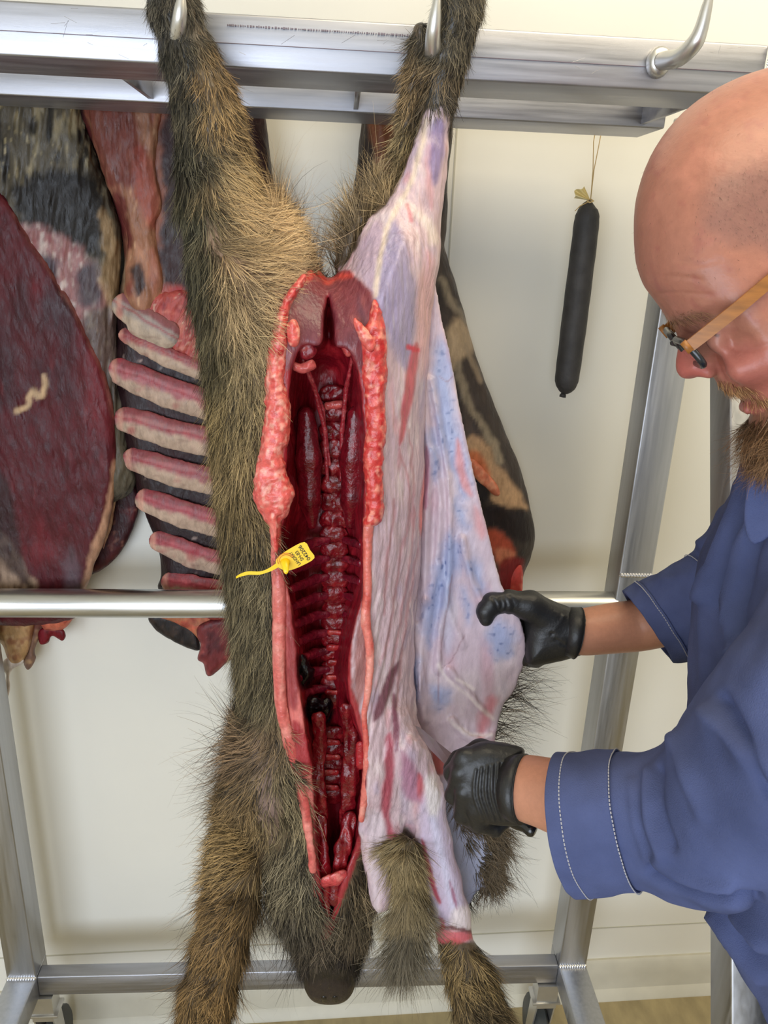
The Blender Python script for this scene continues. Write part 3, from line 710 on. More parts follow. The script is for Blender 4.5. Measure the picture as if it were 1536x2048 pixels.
# fur of the unskinned side
G = guides([(340, 40, .25, 1, 30), (380, 180, .2, 1, 32), (440, 240, .25, 1, 42), (470, 220, .8, .3, 36), (490, 280, .5, .8, 46), (455, 350, .55, 1, 62), (470, 420, .9, .5, 78), (530, 430, .85, .35, 70),
            (570, 455, .5, -.8, 80), (610, 500, .25, -1, 78), (640, 530, .1, -1, 66), (500, 520, 1, .1, 84), (440, 560, .7, .8, 70), (555, 555, 1, -.15, 40), (560, 610, .1, 1, 24), (535, 700, .0, 1, 34), (600, 545, .3, -.9, 30), (395, 480, .2, 1, 52), (405, 650, .25, 1, 56), (480, 640, .9, .4, 80), (500, 740, .4, .9, 62),
            (440, 800, .2, 1, 62), (500, 860, .1, 1, 60), (450, 950, .15, 1, 62), (500, 980, .8, .6, 48), (480, 1100, .25, 1, 60), (530, 1120, .1, 1, 56), (500, 1250, .2, 1, 56), (480, 1350, .15, 1, 56), (540, 1400, .3, 1, 52),
            (475, 1440, -.8, .3, 60), (466, 1480, -1, -.15, 70), (470, 1550, -.4, 1, 48), (560, 1560, .35, 1, 50), (595, 1610, .5, 1, 56), (520, 1620, -.1, 1, 44), (455, 1640, -.7, .5, 54), (470, 1690, -.95, .25, 52), (505, 1710, -.9, .2, 46),
            (440, 1790, -.7, .7, 48), (480, 1800, -.8, .6, 46), (430, 1900, -.4, 1, 46), (410, 2000, -.35, 1, 44), (580, 1700, .15, 1, 66), (600, 1790, .1, 1, 70), (550, 1790, -.5, .9, 64), (620, 1860, .1, 1, 52), (660, 1930, .1, 1, 26),
            (722, 1690, -.5, .7, 60), (730, 1760, .1, 1, 66), (735, 1830, .2, 1, 60), (700, 1880, -.1, 1, 44), (905, 1900, .2, 1, 40), (940, 1960, .55, .9, 46), (960, 2040, .4, 1, 44),
            (890, 40, .05, 1, 28), (930, 60, .0, 1, 28), (860, 140, -.1, 1, 32), (836, 120, -.7, .7, 40), (826, 200, -.6, .9, 46), (812, 280, -.3, 1, 52), (880, 205, .2, 1, 26), (745, 390, -.1, -1, 64), (715, 440, -.4, -.9, 66), (690, 500, -.5, -.9, 56)])
ZON = [((330, 30), (46, 44, 38), (108, 100, 84)), ((345, 110), (46, 43, 36), (106, 98, 80)), ((365, 200), (46, 42, 36), (108, 98, 76)), ((365, 300), (44, 42, 36), (106, 98, 76)), ((425, 150), (92, 74, 50), (164, 134, 92)), ((450, 220), (98, 78, 52), (172, 142, 96)), ((475, 320), (126, 104, 74), (194, 164, 114)), ((450, 400), (130, 106, 76), (200, 168, 118)), ((500, 430), (154, 124, 92), (214, 180, 130)), ((560, 520), (148, 120, 94), (210, 180, 136)), ((470, 520), (146, 118, 88), (208, 176, 128)),
       ((600, 500), (100, 82, 62), (160, 134, 100)), ((385, 420), (40, 39, 33), (106, 100, 76)), ((395, 520), (40, 39, 33), (108, 100, 74)), ((400, 620), (44, 41, 32), (116, 104, 74)), ((415, 710), (46, 42, 32), (124, 110, 76)), ((480, 620), (136, 110, 86), (208, 178, 130)), ((500, 700), (116, 96, 74), (190, 164, 118)), ((430, 800), (66, 56, 38), (168, 142, 92)), ((490, 800), (98, 82, 58), (184, 158, 110)), ((500, 900), (96, 78, 54), (184, 156, 106)),
       ((450, 1000), (62, 52, 36), (156, 132, 88)), ((510, 980), (84, 68, 48), (168, 142, 98)), ((490, 1150), (56, 50, 38), (146, 130, 96)), ((500, 1350), (50, 46, 36), (140, 124, 90)), ((470, 1480), (70, 56, 40), (150, 120, 88)), ((470, 1580), (74, 60, 40), (146, 118, 78)),
       ((590, 1600), (56, 50, 38), (168, 150, 112)), ((475, 1700), (78, 62, 40), (186, 152, 98)), ((460, 1820), (74, 58, 38), (160, 126, 78)), ((420, 1970), (78, 60, 38), (158, 124, 76)), ((580, 1740), (54, 48, 40), (152, 138, 108)), ((560, 1830), (34, 30, 28), (104, 94, 78)), ((640, 1880), (40, 34, 30), (118, 104, 84)),
       ((655, 1930), (24, 21, 21), (52, 44, 40)), ((620, 1920), (26, 22, 22), (60, 52, 46)), ((690, 1920), (26, 22, 22), (60, 52, 46)), ((655, 1970), (20, 18, 18), (40, 34, 32)), ((730, 1730), (56, 48, 38), (160, 138, 104)), ((730, 1830), (44, 38, 32), (126, 110, 86)), ((930, 1930), (66, 54, 38), (164, 136, 88)), ((960, 2030), (70, 58, 42), (146, 122, 84)), ((890, 60), (46, 44, 38), (116, 106, 86)), ((880, 200), (50, 44, 38), (104, 92, 74)),
       ((830, 160), (92, 74, 50), (168, 140, 100)), ((815, 280), (92, 78, 54), (166, 144, 102)), ((720, 430), (104, 84, 62), (184, 158, 116)), ((690, 500), (110, 90, 66), (184, 158, 118))]
zxy = np.array([z[0] for z in ZON], float); zr = np.array([lin(z[1]) for z in ZON]); zt = np.array([lin(z[2]) for z in ZON])
def boar_hair(R, n, g):
    w = 1.0 / (((R[:, None, 0] - zxy[:, 0]) ** 2 + (R[:, None, 1] - zxy[:, 1]) ** 2) / 900 + 0.5) ** 2.6; w /= w.sum(1, keepdims=True)
    v = np.clip(1 + 0.38 * g.normal(0, 1, len(R)) + 0.55 * vnoise(R, 18, 77) + 0.3 * vnoise(R, 7, 79), 0.25, 2.1)[:, None]
    r, t = (w @ zr) * 0.58, (w @ zt) * 1.0
    bz = sstep(415, 450, R[:, 0]) * sstep(280, 340, R[:, 1]) * sstep(800, 700, R[:, 1])
    dark = (g.random(len(R)) < 0.33 - 0.15 * vnoise(R, 40, 81) - 0.22 * bz)[:, None]; v = v * (1 - 0.45 * bz[:, None]) + 0.45 * bz[:, None] * np.clip(v, 0.8, 1.5)
    t = np.where(dark, t * 0.16, t)
    mg = lambda q: q * 0.96 + 0.04 * q.mean(1, keepdims=True)
    return mg(r) * v, mg(t) * v
dens = furm * np.where(N[:, 2] < 0.25, 1.0, 0.3)
fur('fur', boar, V, N, Q, dens, 88000, G, boar_hair, M_FUR, BY, 5, lift=0.2, width=1.5, curl=0.45)
# long guard hairs along the edges
lon = furm * sstep(0.75, 0.95, 1 - np.abs(N[:, 2])) * ((V[:, 1] > 380) & (V[:, 1] < 560) & (V[:, 0] > 540) & (V[:, 0] < 760) | (V[:, 1] > 1430) & (V[:, 0] < 520) | (V[:, 1] > 1700) & (V[:, 0] < 620) & (V[:, 0] > 520))
Gl = guides([(570, 455, .5, -.8, 95), (610, 500, .3, -1, 95), (640, 530, .15, -1, 80), (745, 390, -.1, -1, 80), (700, 480, -.4, -.9, 85), (466, 1470, -1, -.2, 80), (455, 1550, -.8, .3, 60), (440, 1750, -.8, .5, 55), (400, 1950, -.6, .9, 50), (540, 1790, -.6, .8, 70)])
fur('guard_hair', boar, V, N, Q, lon + 1e-7, 1500, Gl, boar_hair, M_FUR, BY, 15, lift=0.7, width=1.2, curl=0.7, segs=5)

# fat along the belly cut
def lumpy(name, poly, R, T, w0, seed, cols, h=3.0, big=5.0, small=2.0, stretch=(1, 1, 1), mat=None, par=None, Y0=BY, sm=4):
    P = spline(poly, sm) if sm else np.array(poly, float); mn, mx_ = P.min(0) - 16, P.max(0) + 16
    f = Field(mn[0], mx_[0], mn[1], mx_[1], w0 - T - 22, w0 + T + 22, h)
    f.pillow(P, R, T, w0, k=0); v, q = f.mesh(); v = relax(v, q, 1, 0.4); n = vnormals(v, q)
    vs_ = v / np.array(stretch)
    v = v + n * ((0.5 - 1.6 * np.abs(fbm(vs_, 26, 2, seed))) * big + (0.4 - 1.5 * np.abs(fbm(vs_, 11, 2, seed + 2))) * small)[:, None]
    n = vnormals(v, q); pp = Paint(v, n, cols[0])
    for k, c in enumerate(cols[1:]): pp.speck(c, [18, 12, 9][k % 3], 0.0, 0.5, 0.8, seed + 3 * k, stretch)
    return mesh_obj(name, world(v, Y0), q, mat or M_FAT, par or boar, pp.c)
FATC = [(214, 94, 86), (230, 132, 118), (190, 50, 50), (238, 170, 152)]
lumpy('belly_fat', [(604, 552), (572, 592), (552, 640), (536, 700), (530, 780), (527, 860), (514, 930), (507, 985), (520, 1022), (540, 1056), (548, 1100), (556, 1100), (562, 1048), (574, 1028), (582, 1004), (588, 985), (575, 955), (568, 908), (576, 880), (580, 830), (577, 795), (569, 755), (576, 700), (573, 655), (580, 612), (610, 562)], 22, 24, -160, 2, FATC)
lumpy('belly_fat', [(712, 640), (718, 690), (724, 750), (730, 810), (734, 862), (727, 912), (731, 962), (732, 1010), (728, 1048), (740, 1056), (766, 1032), (764, 960), (768, 900), (772, 850), (769, 800), (774, 740), (771, 680), (764, 630), (748, 600), (738, 640), (728, 655)], 18, 20, -152, 4, [(200, 62, 58), (222, 108, 94), (170, 34, 38), (232, 150, 130)])
def rim(name, line, rad, seed, cols, w0=-150, h=2.6, mat=None):
    L = spline(line, 6, False)
    rr = np.interp(np.linspace(0, 1, len(L)), np.linspace(0, 1, len(rad)), rad)
    lump_part(name, [(a[0], a[1], w0 + 4, r) for a, r in zip(L, rr)], cols[0], cols[1:], seed, h=h, mat=mat or M_FAT, nz=2.2, stretch=(1, 2, 1))
def lump_part(name, pts, base, specks, seed, h=3.0, mat=None, zs=1.0, k=4, nz=2.0, par=None, Y0=BY, stretch=(1, 1, 1), disp=None, paint=None):
    P = np.array(pts, float); mr = P[:, 3].max() * max(1, zs) + k + 10
    f = Field(P[:, 0].min() - mr, P[:, 0].max() + mr, P[:, 1].min() - mr, P[:, 1].max() + mr, P[:, 2].min() - mr, P[:, 2].max() + mr, h)
    f.chain(pts, k, zs=zs); v, q = f.mesh(); n = vnormals(v, q)
    v = v + n * (fbm(v / np.array(stretch), 14, 2, seed) * nz)[:, None]
    if disp: v = v + n * disp(v)[:, None]
    n = vnormals(v, q); pp = Paint(v, n, base)
    for i, c in enumerate(specks): pp.speck(c, [12, 20][i % 2], 0.0, 0.5, 0.8, seed + i, stretch)
    if paint: paint(pp)
    return mesh_obj(name, world(v, Y0), q, mat or M_WET, par or boar, pp.c)
rim('cut_edge', [(551, 1060), (552, 1120), (558, 1180), (558, 1260), (558, 1340), (562, 1410), (580, 1490), (600, 1570), (614, 1640), (626, 1740)], [9, 10, 14, 13, 12, 11, 12, 11, 9, 7], 6, [(206, 108, 100), (222, 142, 130), (184, 72, 70)], w0=-158)
rim('cut_edge', [(737, 1050), (734, 1120), (735, 1180), (731, 1240), (740, 1300), (736, 1380), (728, 1430), (733, 1500), (731, 1570), (723, 1640)], [10, 8, 8, 9, 8, 7, 6, 6, 7, 6], 8, [(214, 116, 104), (226, 152, 138), (196, 74, 66)], w0=-158)
lumpy('fat_lump', [(575, 650), (590, 640), (600, 665), (594, 692), (578, 690)], 12, 12, -176, 31, FATC, h=2.4, big=3)
lumpy('fat_lump', [(707, 642), (716, 640), (740, 668), (752, 690), (742, 704), (722, 682)], 9, 10, -176, 33, FATC, h=2.4, big=3)
lumpy('gland', [(584, 724), (605, 728), (625, 720), (632, 735), (610, 745), (588, 740)], 8, 10, -140, 35, [(190, 86, 82), (214, 130, 120)], h=2.4, big=4)
lumpy('gland', [(600, 692), (625, 684), (632, 706), (616, 718), (600, 712)], 8, 10, -136, 36, [(130, 30, 40), (190, 86, 82)], h=2.4, big=4)
lumpy('gland', [(683, 690), (704, 684), (710, 702), (694, 712)], 8, 10, -144, 37, [(176, 66, 66), (206, 110, 100)], h=2.4, big=4)
# backbone and ribs seen through the opening
yv = np.concatenate([np.linspace(1070, 1400, 12), np.linspace(1470, 1590, 5)])
WV = 36
for i, y in enumerate(yv):
    x = np.interp(y, [800, 1100, 1300, 1400, 1600], [668, 669, 671, 668, 660]); hw = 20 if y < 1420 else 21
    lump_part('vertebra', [(x - hw + 10, y, WV + 4, 19), (x + hw - 10, y, WV + 4, 18)], (128, 14, 26), [(172, 40, 44), (92, 8, 18)], 60 + i, h=2.6, zs=0.6, nz=5)
    if i > 6 and i != 12: lump_part('disc', [(x - hw + 9, y - 15, WV - 7, 7), (x + hw - 9, y - 15, WV - 7, 6)], (186, 42, 46), [(214, 92, 82), (150, 20, 30)], 90 + i, h=2.2, nz=2.5)
for i, y in enumerate(np.linspace(790, 1040, 8)):
    lump_part('vertebra', [(660, y, WV + 10, 22), (680, y, WV + 10, 21)], (128, 14, 26), [(172, 40, 44), (92, 8, 18)], 120 + i, h=3, zs=0.6, nz=7)
lump_part('disc', [(655, 812, 16, 8), (682, 808, 16, 8)], (206, 84, 80), [(226, 130, 118)], 131, h=2.4, nz=2)
for i in range(9):
    y0 = 1080 + i * 37
    lump_part('rib', [(654, y0, 34, 8), (630, y0 + 4, 26, 10), (606, y0 + 14, -6, 10), (580, y0 + 26, -60, 8)], (122, 20, 40), [(166, 50, 62), (96, 12, 30)], 140 + i, h=2.6, k=3, nz=1.5)
    lump_part('rib', [(690, y0, 34, 7), (706, y0 + 4, 18, 9), (722, y0 + 10, -20, 9)], (116, 18, 36), [(156, 44, 56), (86, 10, 26)], 160 + i, h=2.6, k=3, nz=1.5)
for i, x in enumerate((618, 706)):
    s = 1 if i else -1
    lump_part('loin_muscle', [(x + 6 * s, 830, 14, 18), (x, 920, 14, 26), (x - 2 * s, 1000, 18, 22), (x - 6 * s, 1050, 26, 10)], (116, 16, 28), [(146, 28, 40), (92, 10, 22)], 180 + i, h=3.4, k=12, nz=3, stretch=(1, 4, 1))
for i, ln in enumerate([[(606, 720, -40, 4), (630, 780, -10, 5), (650, 860, 10, 5), (655, 960, 22, 4)], [(704, 716, -40, 4), (692, 780, -10, 5), (684, 860, 10, 5), (682, 960, 22, 4)], [(618, 740, -30, 3), (646, 820, 6, 4), (660, 930, 18, 3)]]):
    lump_part('tendon', ln, (160, 40, 50), [(196, 92, 92)], 200 + i, h=2.4, nz=1)
lump_part('blood_clot', [(606, 1420, 0, 12), (628, 1412, -6, 18), (650, 1412, 0, 14), (640, 1440, 4, 14)], (14, 7, 10), [(30, 8, 14)], 190, k=8, nz=6)
lump_part('blood_clot', [(600, 1320, -20, 12), (612, 1345, -16, 15), (600, 1362, -20, 10)], (14, 7, 10), [(34, 8, 14)], 191, k=8, nz=5)
lump_part('cut_rib_end', [(596, 1466, -146, 14), (604, 1484, -142, 14)], (168, 36, 44), [(194, 64, 66)], 192, k=4, nz=2)
lump_part('cut_rib_end', [(602, 1514, -142, 15), (612, 1545, -136, 12)], (156, 30, 40), [(190, 58, 62)], 193, k=4, nz=2)
lump_part('cut_rib_end', [(720, 1490, -146, 9), (722, 1530, -144, 10)], (160, 32, 42), [(194, 62, 64)], 194, k=4, nz=2)
lump_part('neck_muscle', [(636, 1440, -40, 14), (640, 1500, -30, 14), (636, 1570, -40, 14), (642, 1640, -40, 12)], (126, 16, 26), [(170, 44, 48), (92, 8, 18)], 197, k=6, nz=9, zs=0.6, stretch=(1, 2, 1))
lump_part('neck_muscle', [(690, 1420, -50, 12), (704, 1480, -40, 16), (700, 1560, -40, 18), (694, 1640, -40, 16)], (120, 15, 25), [(164, 40, 46), (86, 8, 18)], 198, k=6, nz=9, zs=0.6, stretch=(1, 2, 1))
lump_part('throat_muscle', [(642, 1640, -50, 13), (650, 1740, -90, 13), (652, 1830, -112, 9)], (132, 18, 28), [(176, 54, 56), (96, 10, 20)], 195, k=6, nz=9, zs=0.6, stretch=(1, 4, 1))
lump_part('throat_muscle', [(700, 1640, -50, 16), (686, 1700, -80, 15), (668, 1800, -112, 10)], (126, 16, 26), [(168, 44, 48), (90, 10, 20)], 196, k=6, nz=9, zs=0.6, stretch=(1, 4, 1))
lump_part('windpipe_cut', [(650, 1765, -118, 11), (672, 1758, -118, 13), (686, 1748, -112, 9)], (196, 66, 70), [(226, 130, 122)], 199, k=5, nz=4)
# nostrils
for x in (648, 670): lump_part('nostril', [(x, 1996, -56, 6), (x + 1, 2001, -52, 5)], (16, 12, 14), [], 198, h=1.8, nz=0.3)

# hide pulled away from the back, flesh side to the front
FLAP = spline([(838, 600), (866, 556), (884, 640), (903, 720), (921, 820), (944, 930), (965, 1020), (985, 1100), (1003, 1170), (1030, 1215), (1047, 1262), (1050, 1312), (1032, 1372), (1004, 1418), (992, 1470), (985, 1530), (990, 1600), (1004, 1680),
               (1002, 1740), (984, 1776), (955, 1782), (938, 1810), (920, 1800), (890, 1700), (850, 1600), (800, 1500), (790, 1350), (795, 1150), (805, 900), (820, 700)], 4)
FOLDS = [([(846, 760), (852, 850), (858, 930), (852, 1060), (850, 1200)], 9, 13), ([(862, 760), (880, 860), (896, 960), (900, 1060), (896, 1180), (880, 1260), (876, 1340)], 6, 10), ([(868, 900), (880, 1000), (876, 1100), (858, 1230), (840, 1380)], 6, 12),
         ([(925, 1080), (940, 1150), (960, 1200)], 7, 12), ([(832, 1250), (836, 1340), (850, 1440)], 6, 11), ([(898, 1340), (930, 1380), (965, 1420)], 5, 10), ([(850, 1200), (842, 1290), (838, 1400)], 5, 9), ([(880, 1130), (902, 1230), (925, 1290)], 4, 10), ([(905, 1440), (930, 1470), (960, 1480), (985, 1470)], 5, 9)]
def flapw(X, Y):
    t = np.clip((X - 800) / 230.0, 0, 1)
    w = 34 - 26 * t + 20 * np.sin(Y / 190.0) * t
    w = w + 34 * sstep(1500, 1700, Y) * (1 - 0.2 * t)
    for ln, amp, wid in FOLDS:
        d = ldist(X, Y, spline(ln, 4, False)).reshape(X.shape); w = w - 1.9 * amp * (np.exp(-(d / (0.75 * wid)) ** 2))
    w = w - 10 * np.exp(-(np.hypot((X - 1010), (Y - 1255)) / 50) ** 2)
    return w
f = Field(776, 1066, 540, 1830, -60, 130, 3.2)
f.pillow(FLAP, 6.0, 6.5, flapw, k=0)
fV, fQ = f.mesh(); fV = relax(fV, fQ, 1, 0.5); fN = vnormals(fV, fQ)
fV = fV + fN * (fbm(fV / np.array([1, 3, 1]), 14, 2, 3) * 1.6 * (fN[:, 2] < 0) - 1.2 * np.abs(vnoise(fV / np.array([1, 3.0, 1]), 9, 6)))[:, None]
fV = fV + fN * ((1 - 2.4 * np.abs(fbm(fV / np.array([1, 1.6, 1]), 34, 3, 71))) * (1.2 + 1.6 * sstep(1150, 1380, fV[:, 1])) * (fN[:, 2] < -0.2))[:, None]; fN = vnormals(fV, fQ)
p = Paint(fV, fN, (192, 172, 182))
p.speck((206, 190, 196), 30, 0, 0.5, 0.7, 3, (1, 2.4, 1)); p.speck((196, 156, 168), 40, 0.1, 0.6, 0.7, 5, (1, 2.4, 1)); p.speck((182, 178, 196), 46, 0.05, 0.5, 0.8, 8, (1, 2.6, 1))
BLUE = [[(870, 690), (895, 700), (915, 830), (940, 960), (925, 1000), (900, 930), (880, 880), (868, 800)], [(862, 860), (880, 900), (874, 960), (860, 930)], [(885, 1100), (905, 1060), (925, 1120), (900, 1180), (872, 1250), (858, 1300), (850, 1240), (866, 1150)],
        [(935, 1120), (955, 1130), (965, 1180), (948, 1170)], [(920, 1180), (935, 1200), (942, 1250), (930, 1230)], [(818, 1320), (836, 1330), (832, 1400), (820, 1400)], [(862, 1370), (892, 1380), (895, 1410), (872, 1420)], [(985, 1250), (1010, 1245), (1030, 1290), (1000, 1320), (975, 1290)],
        [(910, 1000), (930, 1020), (935, 1060), (918, 1050)]]
for b_ in BLUE:
    p.poly(b_, (142, 154, 190), 16, 14, 0.85)
bl = np.clip(sum(p.inside(b_, 14, 12) for b_ in BLUE), 0, 1)
p.speck((78, 94, 138), 6.5, 0.22, 0.5, 0.8, 61, cond=bl, oct=1)
p.poly([(912, 880), (922, 890), (930, 940), (945, 990), (925, 975), (912, 930)], (206, 136, 136), 6, 4, 0.85)
p.poly([(952, 1010), (972, 1060), (965, 1080), (950, 1050)], (208, 140, 140), 8, 4, 0.7)
p.poly([(850, 900), (858, 910), (856, 1010), (846, 1010)], (166, 110, 132), 4, 3, 0.8)
p.line([(985, 1400), (968, 1440), (960, 1480)], 9, (208, 118, 128), 9, 10, 0.7)
p.poly([(862, 1500), (885, 1510), (890, 1545), (872, 1545)], (182, 84, 80), 4, 3, 0.9)
for ln in ([(905, 1150), (890, 1240), (880, 1330), (878, 1410)], [(930, 1270), (905, 1320), (880, 1340)], [(880, 755), (895, 762), (905, 752)]): p.line(ln, 1.3, (140, 108, 116), 1.5, 4, 0.6)
for ln in ([(878, 1330), (905, 1370), (945, 1400), (985, 1440)], [(900, 1440), (940, 1470), (985, 1470)], [(915, 1360), (950, 1380)]): p.line(ln, 3.5, (232, 218, 214), 4, 6, 0.7)
p.poly([(880, 1580), (960, 1560), (1010, 1680), (985, 1790), (930, 1810), (895, 1700)], (164, 170, 194), 20, 8, 0.95)
p.mix(sstep(0.1, 0.5, fN[:, 2]), (96, 80, 62))
mesh_obj('hide_flap', world(fV, BY), fQ, M_HIDE, boar, p.c)['label'] = 'loose hide, pale bluish flesh side out'
dedge = pdist(fV[:, 0], fV[:, 1], FLAP)
em = (dedge < 14) * 1.0 * (fN[:, 2] > -0.75) * ((fV[:, 0] > 980) & (fV[:, 1] > 1330) & (fV[:, 1] < 1560) | (fV[:, 0] > 955) & (fV[:, 1] > 1560) | (fV[:, 1] > 1775))
Gf = guides([(1030, 1370, 1, .25, 80), (1005, 1430, 1, .3, 92), (995, 1480, 1, .35, 80), (990, 1540, .8, .6, 50), (1000, 1640, .7, .6, 70), (1004, 1700, .5, .8, 74), (985, 1775, .5, .9, 48), (945, 1805, .6, .8, 34)])
def flap_hair(R, n, g):
    v = np.clip(1 + 0.3 * g.normal(0, 1, len(R)), 0.4, 1.8)[:, None]
    bl_ = (g.random(len(R)) < 0.35)[:, None]
    return lin((58, 50, 42)) * v, np.where(bl_, lin((150, 126, 92)), lin((52, 46, 40))) * v
fur('hide_fur', boar, fV, fN, fQ, em, 620, Gf, flap_hair, M_FUR, BY, 21, lift=0.3, width=1.0, curl=0.8, segs=4, grav=0.3)
# inside edge fur that laps over the flesh side low down
lap = p.inside([(962, 1630), (1010, 1640), (1006, 1760), (975, 1785), (955, 1740), (968, 1690)], 8, 6) * (fN[:, 2] < 0) + 0.25 * p.inside([(905, 1560), (960, 1560), (960, 1660), (930, 1690)], 8, 6) * (fN[:, 2] < 0)
fur('hide_fur', boar, fV, fN, fQ, lap + 1e-7, 2200, guides([(980, 1650, .6, .8, 46), (985, 1750, .35, 1, 40), (930, 1600, .2, 1, 34)]), lambda R, n, g: (np.tile(lin((60, 52, 42)), (len(R), 1)), np.tile(lin((104, 88, 66)), (len(R), 1)) * np.clip(1 + .4 * g.normal(0, 1, (len(R), 1)), .3, 2)), M_FUR, BY, 22, lift=0.3, width=1.4, curl=0.4)

# hide of the skinned foreleg hanging as a hairy tongue
f = Field(740, 880, 1660, 1960, -190, -40, 3.2)
f.chain([(784, 1690, -124, 12), (806, 1684, -120, 13), (822, 1694, -120, 13), (806, 1716, -130, 22), (816, 1780, -128, 20), (818, 1850, -122, 14), (812, 1880, -118, 8)], 8, zs=0.6)
tV, tQ = f.mesh(); tN = vnormals(tV, tQ)
mesh_obj('foreleg_hide', world(tV, BY), tQ, M_HIDE, boar, Paint(tV, tN, (96, 82, 62)).c)
def tuft_hair(R, n, g):
    v = np.clip(1 + 0.3 * g.normal(0, 1, len(R)), 0.4, 1.8)[:, None]; t = sstep(1720, 1850, R[:, 1])[:, None]
    return lin((58, 50, 36)) * v * (1 - t) + lin((56, 52, 44)) * v * t, (lin((156, 136, 98)) * (1 - t) + lin((122, 112, 94)) * t) * v
fur('foreleg_hide_fur', boar, tV, tN, tQ, np.ones(len(tV)), 11000, guides([(785, 1690, -.8, .5, 40), (800, 1710, -.1, 1, 60), (820, 1720, .25, 1, 56), (800, 1800, -.2, 1, 90), (835, 1800, .12, 1, 80), (800, 1860, -.3, 1, 110), (830, 1880, .1, 1, 96)]), tuft_hair, M_FUR, BY, 31, lift=0.12, width=1.4, curl=0.3, segs=4)

# yellow game tag clipped through the belly edge
M_TAG = plain('yellow_plastic', (236, 196, 22), rough=0.35, spec=0.5)
M_INK = plain('black_ink', (40, 34, 20), rough=0.6)
tagt = empty('game_tag', 'yellow plastic game tag with printed number clipped to the belly edge', 'tag')
def TP(x, y, w): return world(np.array([[x, y, w]], float), BY)[0]
def slab(name, pts, w0, thick, mat, par):
    n = len(pts); ws = [w0(x, y) if callable(w0) else w0 for x, y in pts]
    b = MB(); b.rings([[TP(x, y, w) for (x, y), w in zip(pts, ws)], [TP(x, y, w + thick) for (x, y), w in zip(pts, ws)]])
    o = b.build(name, mat, par); return auto_smooth(o, 50)
WT = -196.0
A_, B_, C_, D_ = np.array([610.0, 1083]), np.array([630.0, 1115]), np.array([580.0, 1141]), np.array([552.0, 1122])
slab('tag_plate', spline([(609, 1084), (620, 1100), (629, 1116), (605, 1131), (578, 1141), (562, 1138), (552, 1128), (556, 1114), (582, 1096)], 3), WT, 5, M_TAG, tagt)
st = spline([(558, 1128), (540, 1139), (520, 1146), (498, 1146), (482, 1150), (472, 1155)], 4, False)
wdt = np.interp(np.linspace(0, 1, len(st)), [0, .3, .7, 1], [6, 3.2, 3.6, 2.0])
wz = np.interp(np.linspace(0, 1, len(st)), [0, .2, 1], [WT, -190, -176])
b = MB(); b.rings([[TP(x, y - w_, z), TP(x, y + w_, z), TP(x, y + w_, z + 5), TP(x, y - w_, z + 5)] for (x, y), w_, z in zip(st, wdt, wz)])
auto_smooth(b.build('tag_strap', M_TAG, tagt), 50)
b = MB(); L_ = [(570, 1124, WT + 1, 10), (570, 1126, WT - 4, 10), (570, 1128, WT - 8, 8.5), (571, 1134, WT - 16, 7), (572, 1143, WT - 22, 5), (572, 1146, WT - 23, 3)]
R_ = []
for x, y, w_, r in L_:
    th = np.arange(16) * math.pi / 8; R_.append([TP(x + r * math.cos(t), y + r * 0.75 * math.sin(t), w_ - r * .5 * math.sin(t) * 0) for t in th])
b.rings(R_); auto_smooth(b.build('tag_pin', M_TAG, tagt), 60)
b = MB(); th = np.arange(24) * math.pi / 12
for rr in (14, 18):
    b.tube([TP(572 + rr * math.cos(t) * .95, 1121 + rr * .8 * math.sin(t), WT - 1.0) for t in th[10:23]], 0.00035, 5)
b.build('moulded_ring', plain('orange_ring', (206, 120, 40), rough=0.5), tagt)['kind'] = 'stuff'
def text_mesh(name, body, o_px, right_px, size_px, w_, mat, par):
    c = bpy.data.curves.new(name, 'FONT'); c.body = body; c.size = 1.0; c.extrude = 0.004; c.align_x = 'LEFT'; c.offset = 0.012
    t = bpy.data.objects.new(name, c); COL.objects.link(t)
    dg = bpy.context.evaluated_depsgraph_get(); me = bpy.data.meshes.new_from_object(t.evaluated_get(dg))
    bpy.data.objects.remove(t)
    v = np.empty(len(me.vertices) * 3); me.vertices.foreach_get('co', v); v = v.reshape(-1, 3)
    r = np.array(right_px, float); wpx = np.hypot(*r); r /= wpx; u = np.array([r[1], -r[0]])       # up of the letters
    kx = wpx / max(v[:, 0].max(), 1e-6)
    xy = np.array(o_px, float) + v[:, :1] * kx * r + v[:, 1:2] * size_px * u
    wv = w_ - v[:, 2] * 20
    q = world(np.c_[xy, wv], BY); me.vertices.foreach_set('co', q.astype(np.float32).ravel()); me.update()
    me.materials.clear(); me.materials.append(mat)
    ob = bpy.data.objects.new(name, me); COL.objects.link(ob); ob.parent = par; ob['label'] = 'black printed characters'; return ob
text_mesh('printing', 'LANDRAT', (602.0, 1128.0), (-19.0, -25.5), 9.5, WT - 0.6, M_INK, tagt)
text_mesh('printing', 'SH-83', (608.0, 1119.0), (-13.0, -18.0), 9.5, WT - 0.6, M_INK, tagt)
text_mesh('printing', '042206', (621.5, 1118.0), (-20.0, -28.0), 10.5, WT - 0.6, M_INK, tagt)

